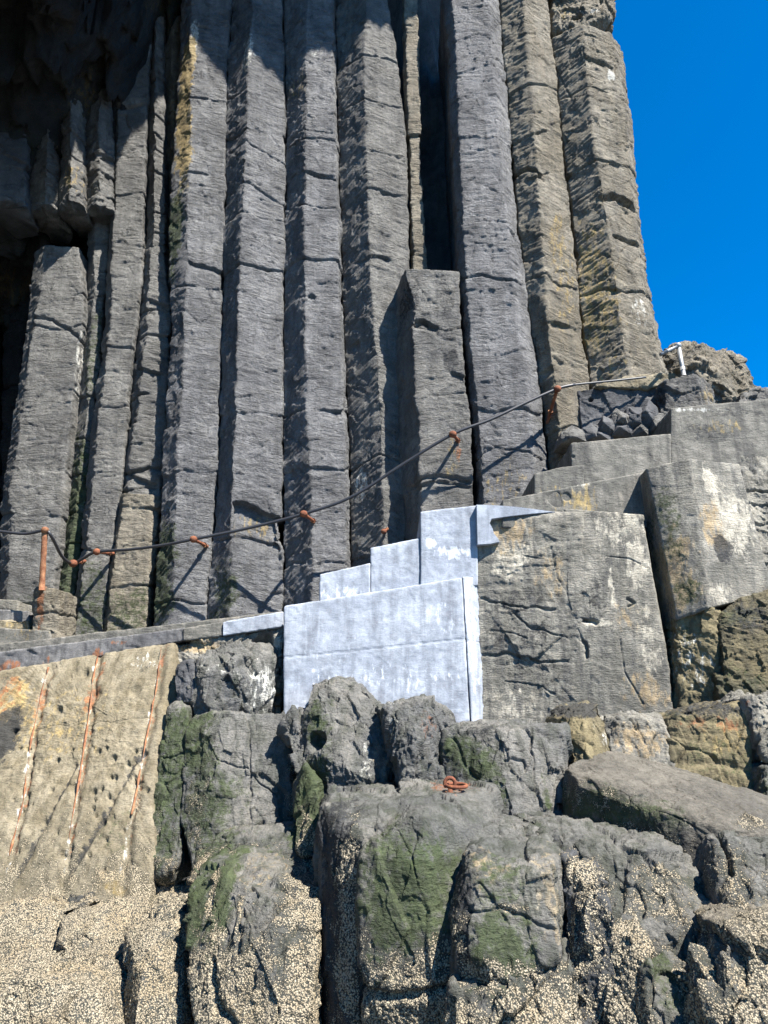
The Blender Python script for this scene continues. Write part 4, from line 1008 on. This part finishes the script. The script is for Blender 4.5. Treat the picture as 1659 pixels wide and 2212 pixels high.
R('block with a mossy left face and a bare grey front right of the iron ring', [(958, 1580, 8.7), (1000, 1566, 8.9), (1060, 1562, 8.9), (1085, 1578, 8.3), (1240, 1560, 8.4), (1246, 1600, 8.4), (1240, 1690, 8.2), (1200, 1800, 7.8), (1090, 1800, 7.8), (955, 1740, 8.4)], 1.0, 'basalt_tide',
  facet=.05, fscale=2.0, p=90, marks=[('green', 1020, 1640, 55, 60, .85), ('dark', 1030, 1580, 60, 14, .6), ('green', 1080, 1700, 20, 60, .6), ('green', 1185, 1730, 14, 50, .8), ('dark', 985, 1680, 30, 40, .5)], lines=[([(1090, 1640), (1130, 1638), (1135, 1660)], .015, .04), ([(1145, 1570), (1160, 1680), (1175, 1760)], .01, .03)])
R('narrow yellow-grey rock with a dark cap left of the small tan block', [(1214, 1552, 8.7), (1240, 1522, 8.8), (1296, 1516, 8.8), (1306, 1590, 8.7), (1326, 1640, 8.6), (1290, 1700, 8.3), (1246, 1700, 8.3), (1244, 1560, 8.45)], .9, 'basalt_yellow',
  facet=.05, fscale=2.4, marks=[('dark', 1260, 1530, 60, 22, 1.0), ('pale', 1300, 1580, 16, 50, .3)])
R('small tan block with dark joints above the long slanting ledge', [(1303, 1556, 8.8), (1330, 1549, 8.7), (1436, 1545, 8.7), (1447, 1575, 8.6), (1458, 1690, 8.4), (1330, 1690, 8.4), (1318, 1610, 8.6)], .9, 'basalt_wall',
  facet=.06, fscale=2.4, marks=[('ochre', 1380, 1600, 60, 40, .6), ('dark', 1340, 1570, 22, 18, .5), ('pale', 1420, 1640, 26, 20, .4)], strata=.02)
R('large olive-brown banded block near the right edge', [(1440, 1550, 8.7), (1480, 1536, 8.6), (1540, 1521, 8.5), (1616, 1510, 8.5), (1626, 1560, 8.4), (1645, 1740, 8.2), (1460, 1720, 8.3), (1450, 1620, 8.5)], 1.0, 'basalt_yellow',
  facet=.05, fscale=1.8, p=90, marks=[('green', 1560, 1640, 90, 60, .38), ('rust', 1540, 1565, 80, 16, .32), ('dark', 1540, 1535, 90, 18, .8), ('ochre', 1570, 1600, 60, 30, .4), ('green', 1480, 1545, 30, 12, .5)], strata=.025)
R('pale cracked rock at the right edge beside the banded block', [(1614, 1510, 8.4), (1700, 1490, 8.3), (1720, 1640, 8.1), (1660, 1640, 8.1), (1628, 1570, 8.3)], .9, 'basalt_wall', facet=.07, fscale=3, marks=[('rust', 1620, 1520, 20, 8, .4), ('ochre', 1640, 1560, 30, 40, .3)])
R('small dark stone low at the right edge', [(1644, 1660, 8.1), (1720, 1650, 8.0), (1720, 1760, 7.9), (1646, 1720, 8.0)], .8, 'basalt_shore', facet=.05, marks=[('green', 1655, 1690, 14, 40, .5)])
# long slanting ledge
R('long smooth slanting ledge descending to the right edge', [(1255, 1668, 8.2), (1300, 1622, 8.5), (1345, 1625, 8.5), (1440, 1664, 8.3), (1560, 1700, 8.1), (1760, 1750, 7.8), (1760, 1800, 6.4), (1545, 1806, 6.45), (1450, 1742, 6.9), (1290, 1682, 7.5), (1204, 1678, 7.8),
   (1760, 1960, 6.4), (1545, 1960, 6.5), (1210, 1900, 7.85), (1210, 1790, 7.85)], .1, 'basalt_ledge', crease=.012, facet=.025, fscale=1.6, p=90, Y=7.2, own_back=False,
  marks=[('green', 1290, 1740, 90, 40, .8), ('green', 1420, 1780, 70, 50, .7), ('dark', 1480, 1820, 70, 50, .6), ('barn', 1270, 1720, 70, 30, .45), ('barn', 1360, 1810, 120, 26, .6), ('barn', 1640, 1780, 40, 14, .7), ('dark', 1350, 1720, 60, 18, .4)])
R('lower slanting ledge with a thin lit top under the long ledge', [(1140, 1778, 7.2), (1200, 1772, 7.4), (1300, 1782, 7.2), (1420, 1812, 6.9), (1545, 1880, 6.6), (1552, 1990, 6.2), (1500, 2060, 6.0), (1320, 1990, 6.3), (1230, 1930, 6.6), (1150, 1800, 7.0), (1400, 1850, 6.5), (1300, 1830, 6.65),
   (1340, 2300, 6.0), (1550, 2300, 5.9), (1240, 2300, 6.4)], 1.3, facet=.06, fscale=2.0, p=90, Y=6.5,
  marks=[('green', 1175, 1800, 22, 20, .6), ('dark', 1200, 1810, 70, 24, .5), ('dark', 1260, 1890, 50, 60, .4), ('pale', 1350, 1880, 40, 50, .14), ('barn', 1420, 1960, 90, 60, .6), ('barn', 1280, 1900, 60, 60, .55)], barn=(2040, .4, .8))
R('dark fissured rock heavy with barnacles right of the ochre-faced rock', [(1225, 1840, 6.55), (1290, 1860, 6.45), (1330, 1980, 6.15), (1345, 2350, 5.95), (1225, 2350, 6.05), (1240, 1990, 6.35)], .7, 'basalt_dark', facet=.09, fscale=3, barn=(1900, .5, .62), marks=[('barn', 1260, 1900, 40, 40, .8)])
R('shadowed grey rock with vertical notches at the right edge', [(1550, 1812, 6.4), (1620, 1802, 6.4), (1760, 1805, 6.3), (1760, 2010, 5.9), (1590, 2010, 5.95), (1555, 1900, 6.2)], .8, facet=.06, fscale=2.2, lines=[([(1572, 1815), (1582, 1890)], .02, .10)], marks=[('barn', 1600, 1900, 90, 60, .42)], barn=(1965, .2, .6))
R('low shelf of rock with barnacled edge at the right border', [(1560, 1975, 5.9), (1640, 1962, 6.0), (1760, 1960, 6.0), (1760, 2100, 5.4), (1600, 2060, 5.5), (1570, 2010, 5.6)], .6, 'basalt_brown', facet=.06, fscale=2, barn=(2030, .18, .8))
R('lowest barnacled boulder in the right corner', [(1565, 2040, 5.6), (1640, 2020, 5.6), (1760, 2030, 5.5), (1760, 2360, 5.2), (1560, 2360, 5.3)], .6, facet=.12, fscale=2.6, barn=(2110, .25, .95), marks=[('barn', 1600, 2080, 60, 40, .5)])
R('greenish rock lump low down between barnacle bands near the right', [(1400, 2110, 5.9), (1455, 2060, 5.95), (1520, 2090, 5.85), (1550, 2160, 5.7), (1570, 2360, 5.4), (1395, 2360, 5.5)], .6, facet=.09, fscale=2.4, marks=[('green', 1440, 2110, 40, 50, .7), ('dark', 1440, 2180, 50, 60, .3), ('barn', 1520, 2160, 30, 80, .8), ('barn', 1400, 2180, 20, 90, .5)], barn=(2200, .12, .9))
R('barnacle-crusted foot of rock between two dark fissures', [(1315, 2000, 6.25), (1380, 1985, 6.25), (1410, 2090, 5.95), (1405, 2360, 5.65), (1320, 2360, 5.75)], .6, facet=.08, fscale=2.8, barn=(1980, .3, .9))

# ring rock and its neighbours
R('flat-topped rock with a rust stain carrying the iron ring', [(842, 1716, 8.0), (905, 1692, 8.3), (960, 1690, 8.3), (1062, 1690, 8.2), (1096, 1722, 7.8), (1100, 1775, 7.4), (1020, 1830, 6.9), (1002, 1880, 6.65), (975, 2000, 6.55), (968, 2360, 6.35), (778, 2360, 6.55), (780, 2130, 6.65), (776, 1860, 6.8), (800, 1795, 6.95), (880, 1770, 6.6)], .7, 'basalt_shore',
  facet=.04, fscale=1.5, p=90, Y=6.6, marks=[('rust', 985, 1702, 55, 12, .6), ('green', 870, 1930, 120, 140, .9), ('green', 830, 1850, 60, 60, .7), ('green', 920, 2010, 60, 70, .7)], barn=(2075, .35, 1.0), lines=[([(900, 1800), (890, 1850), (900, 1900)], .01, .02), ([(780, 2148), (880, 2152), (965, 2138)], .03, .06)])
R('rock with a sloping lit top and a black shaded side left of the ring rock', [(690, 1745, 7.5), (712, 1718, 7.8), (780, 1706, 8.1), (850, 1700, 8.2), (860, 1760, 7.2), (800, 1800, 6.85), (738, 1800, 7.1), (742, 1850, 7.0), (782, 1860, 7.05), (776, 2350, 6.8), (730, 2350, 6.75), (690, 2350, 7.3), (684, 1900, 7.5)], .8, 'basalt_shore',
  facet=.04, fscale=2.2, p=90, Y=6.9, marks=[('barn', 752, 2000, 30, 190, .8), ('dark', 730, 1990, 46, 260, 1.3), ('dark', 700, 1800, 16, 60, 1.0)], barn=(2050, .6, .5))  # strong dark marks paint the shade of the left side into the colour
R('square rock with an ochre broken face and a green lower half', [(1012, 1848, 6.55), (1024, 1828, 6.65), (1060, 1816, 6.85), (1195, 1808, 6.85), (1218, 1835, 6.65), (1228, 1900, 6.35), (1236, 1990, 6.25), (1215, 2090, 6.05), (1165, 2135, 5.95), (1090, 2140, 5.95), (985, 2130, 6.15), (975, 1985, 6.35), (1025, 1900, 6.25), (1190, 1890, 6.20)], .9, 'basalt_shore',
  facet=.05, fscale=2.0, p=90, Y=5.95, marks=[('ochre', 1190, 1930, 40, 80, .5), ('pale', 1175, 1920, 30, 60, .3), ('ochre', 1060, 1880, 40, 30, .4), ('ochre', 1200, 2010, 26, 60, .5), ('green', 1090, 1910, 50, 50, .55), ('green', 1085, 2040, 95, 70, .9), ('dark', 996, 1980, 18, 170, 1.1), ('barn', 1090, 2110, 110, 30, .8), ('barn', 1110, 1962, 40, 8, .6), ('barn', 1225, 1900, 14, 90, .6), ('barn', 990, 2030, 22, 90, .6)],  # tall dark mark on the left edge paints the shade of the gap
  lines=[([(1010, 1968), (1080, 1964), (1130, 1975), (1200, 2010)], .012, .03)])
R('barnacled base of rock under the green and ochre rock', [(985, 2125, 6.15), (1080, 2140, 6.00), (1190, 2120, 6.05), (1250, 2050, 6.20), (1262, 2360, 5.70), (985, 2360, 5.80)], .8, facet=.07, fscale=2.2, barn=(2120, .3, .95), marks=[('dark', 1080, 2180, 60, 20, .3), ('green', 1060, 2150, 40, 12, .5)])
R('wide green slope of rock filling the gap behind the ochre-faced rock', [(990, 1790, 7.2), (1100, 1770, 7.4), (1150, 1780, 7.2), (1200, 1830, 6.8), (1020, 1850, 6.8)], .8, facet=.04)
# left bottom
R('rounded mound with green algae over a crust of barnacles', [(396, 1930, 7.8), (420, 1880, 8.0), (455, 1855, 8.1), (530, 1853, 8.1), (595, 1885, 7.8), (640, 1940, 7.25), (680, 1960, 7.05), (680, 2360, 6.4), (432, 2360, 6.8), (402, 2020, 7.5), (520, 1920, 7.4), (540, 2000, 7.1)], 1.2, 'basalt_shore', 'boulder',
  facet=.07, fscale=1.7, p=90, Y=6.8, marks=[('green', 470, 1960, 30, 120, 1.1), ('green', 420, 1930, 50, 80, 1.0), ('ochre', 545, 1900, 50, 24, .3), ('green', 440, 2040, 50, 50, .5), ('barn', 455, 1950, 12, 60, .8), ('barn', 640, 1960, 50, 80, .8), ('barn', 515, 1980, 8, 50, .7), ('barn', 670, 2050, 40, 300, .9)], barn=(2060, .35, .95),
  lines=[([(460, 2080), (470, 2180), (500, 2212)], .03, .08), ([(520, 1975), (512, 2060)], .02, .05)])
R('algae and barnacle covered saddle between the upright slab and the mound', [(395, 1860, 8.9), (480, 1800, 9.0), (570, 1830, 8.9), (620, 1780, 9.0), (682, 1790, 8.8), (684, 2100, 7.5), (440, 2100, 7.5)], 1.0, facet=.06, fscale=2, marks=[('green', 460, 1840, 60, 50, .7), ('green', 660, 1760, 30, 60, .8), ('green', 560, 1850, 50, 26, .5)], barn=(1880, .35, .9))
R('green rock step under the hollow of the round-topped boulder', [(636, 1700, 9.0), (655, 1640, 9.1), (688, 1700, 8.7), (692, 1850, 8.4), (640, 1850, 8.5)], .8, marks=[('green', 665, 1750, 40, 100, 1.0), ('barn', 660, 1830, 30, 60, .6)], facet=.04)
R('sloping barnacle-crusted shelf at the foot of the cream sea wall, left edge', [(-80, 1960, 9.2), (80, 1945, 9.2), (140, 1960, 9.1), (170, 2360, 7.6), (-80, 2360, 7.4), (60, 2040, 8.6)], 1.5, 'basalt_shore', facet=.07, fscale=1.6, barn=(1930, .2, .88), marks=[('dark', 60, 1985, 60, 8, .6)], lines=[([(85, 2050), (95, 2080), (60, 2075)], .02, .06)])
R('wide barnacle-crusted rock with a dark rim below the rusty bars', [(136, 1985, 8.9), (190, 1955, 9.15), (300, 1948, 9.1), (312, 1990, 8.9), (272, 2060, 8.3), (268, 2360, 7.3), (100, 2360, 7.3), (140, 2100, 8.2)], 1.2, 'basalt_shore', facet=.07, fscale=1.6, barn=(1945, .2, .88), marks=[('dark', 215, 1962, 70, 8, .7), ('ochre', 122, 2090, 18, 60, .5)], lines=[([(115, 2075), (125, 2120), (140, 2160), (120, 2212)], .03, .07)])
R('low barnacled ridge of rock against the bottom of the sea wall', [(40, 1975, 9.2), (110, 1945, 9.3), (190, 1925, 9.3), (205, 1955, 9.1), (60, 1995, 9.0)], .6, facet=.06, fscale=3, barn=(1915, .2, .9), marks=[('dark', 170, 1945, 50, 12, .7), ('green', 170, 1940, 30, 10, .4)])
R('leaning barnacled boulder left of the black gap', [(264, 2030, 7.9), (275, 2000, 8.1), (320, 1985, 8.2), (378, 1945, 8.3), (398, 1975, 8.0), (398, 2360, 7.0), (262, 2360, 7.0), (320, 2080, 7.3)], 1.0, 'basalt_shore', 'boulder', facet=.06, fscale=1.8, p=90, barn=(1975, .25, .85), marks=[('dark', 300, 2000, 30, 16, .6), ('green', 290, 2030, 30, 40, .5), ('dark', 300, 2060, 26, 20, .4)])
R('barnacled lump filling the bottom left corner', [(-80, 2120, 7.2), (60, 2110, 7.2), (200, 2150, 7.1), (240, 2360, 6.7), (-80, 2360, 6.7)], .8, facet=.06, fscale=2, barn=(2080, .2, .88), marks=[('ochre', 130, 2160, 40, 60, .4)])
print('ALL VERTS', TOTAL)

# ================================================================== HANDRAIL CABLE AND ANCHORS
CB = [(-60, 1143, 11.9), (0, 1148, 11.85), (55, 1153, 11.8), (97, 1146, 11.75), (112, 1160, 11.8), (135, 1203, 12.3), (158, 1217, 12.75), (180, 1206, 12.7), (210, 1192, 12.6), (280, 1187, 12.45), (350, 1178, 12.3), (418, 1165, 12.15), (540, 1140, 12.05), (656, 1110, 11.9),
      (760, 1073, 11.8), (870, 1003, 11.65), (978, 938, 11.5), (1060, 906, 11.5), (1140, 868, 11.55), (1204, 840, 11.6), (1240, 831, 11.65)]
o = tube('handrail_cable', spline([at(*q) for q in CB], 7), .027, 'cable_black', seg=8); tag(o, 'long black handrail cable sagging across the foot of the columns', 'cable')
CB2 = [(1240, 831, 11.65), (1280, 827, 11.68), (1330, 822, 11.7), (1395, 815, 11.75)]
o = tube('handrail_end_rod', spline([at(*q) for q in CB2], 6), .019, 'cable_steel', seg=8); tag(o, 'thin steel rod at the upper end of the handrail cable', 'rod')
def ball(name, c, r, mat, parent):
    bm = bmesh.new(); bmesh.ops.create_uvsphere(bm, u_segments=16, v_segments=10, radius=r)
    V = np.array([v.co[:] for v in bm.verts]); 
    V += (V / r) * 0.08 * r * noise(V * 60 + 3, 4)[:, None]
    V[:, 2] *= 0.9
    for v, q in zip(bm.verts, V): v.co = q
    for v in bm.verts: v.co += Vector(c - np.array(parent.location))
    for f in bm.faces: f.smooth = True
    me = bpy.data.meshes.new(name); bm.to_mesh(me); bm.free(); me.materials.append(MATS[mat])
    o = bpy.data.objects.new(name, me); COL.objects.link(o); o.parent = parent
    return o
def anchor(head, foot, label, r=.030, hr=.066):
    a, b = at(*head), at(*foot)
    e = empty('cable_anchor', b); tag(e, label, 'anchor bolt', 'rusty anchors of the handrail cable')
    tube('stem', [b + (b - a) * .4, b, (a + b) / 2, a], r, 'rusty_iron', e, seg=10, wob=.15)
    ball('eye_knob', a, hr, 'rusty_iron', e)
    d = (b - a) / np.linalg.norm(b - a)
    tube('collar', [b - d * .05, b - d * .02], r * 1.5, 'orange_iron', e, seg=12)
anchor((158, 1217, 12.72), (178, 1213, 12.98), 'short rusty anchor low beside the green-stained column', hr=.075)
anchor((209, 1192, 12.58), (240, 1195, 12.95), 'rusty anchor on the straight light grey column')
anchor((418, 1165, 12.12), (443, 1178, 12.68), 'rusty anchor on the column with the yellow-stained arris')
anchor((656, 1110, 11.88), (678, 1126, 12.42), 'rusty anchor on the dark-flanked column, beside the middle of the cable')
anchor((978, 938, 11.48), (990, 952, 11.98), 'large rusty anchor on the broken-off stump')
anchor((1204, 840, 11.58), (1188, 893, 12.05), 'long rusty anchor on the brownish column near the upper end')
anchor((829, 1148, 12.15), (836, 1143, 12.40), 'small rusty bolt below the cable left of the stump', r=.02, hr=.05)
e = empty('iron_post', at(90, 1268, 11.85)); tag(e, 'upright orange rusty iron post at the left holding the handrail cable', 'post')
tube('shaft', [at(90, 1275, 11.85) * (1 - t) + at(97, 1146, 11.75) * t for t in np.linspace(0, 1, 9)], .045, 'orange_iron', e, seg=14, wob=.1)
ball('knob', at(97, 1145, 11.72), .062, 'orange_iron', e)
# white pipe fitting
e = empty('pipe_fitting', at(1476, 808, 11.7)); tag(e, 'white galvanised pipe post with elbow and dark side pipe at the path top', 'post')
tube('upright', [at(1477, 812, 11.7), at(1473, 790, 11.7), at(1466, 752, 11.7)], .040, 'galvanised', e, seg=14)
tube('collar', [at(1475, 800, 11.7), at(1474, 793, 11.7)], .046, 'galvanised', e, seg=14)
ball('elbow', at(1464, 747, 11.7), .062, 'galvanised', e)
tube('side_pipe', [at(1464, 748, 11.7), at(1444, 757, 11.55), at(1427, 766, 11.45)], .03, 'grey_iron', e, seg=12)
tube('end_nut', [at(1440, 759, 11.52), at(1432, 763, 11.48)], .038, 'grey_iron', e, seg=8)
# iron ring on the flat-topped rock
e = empty('mooring_ring', at(985, 1702, 7.9)); tag(e, 'rusty red mooring ring lying on the flat-topped rock', 'iron ring')
c = at(986, 1697, 7.75); rr = .098
tube('ring', [c + np.array([rr * math.cos(a), rr * 1.2 * math.sin(a), .012 * math.sin(a)]) for a in np.linspace(0, 2 * math.pi, 28, endpoint=False)], .018, 'rusty_iron', e, seg=10, closed=True)
c2 = at(972, 1692, 7.75)
tube('eye_loop', [c2 + np.array([.05 * math.cos(a), .01, .05 * math.sin(a)]) for a in np.linspace(-.9, math.pi * 1.25, 16)], .019, 'rusty_iron', e, seg=10)
tube('staple', [c2 + np.array([0.01, .01, -.12]), c2 + np.array([0, .01, -.045])], .022, 'rusty_iron', e, seg=10)
# small iron pin in the slot foot
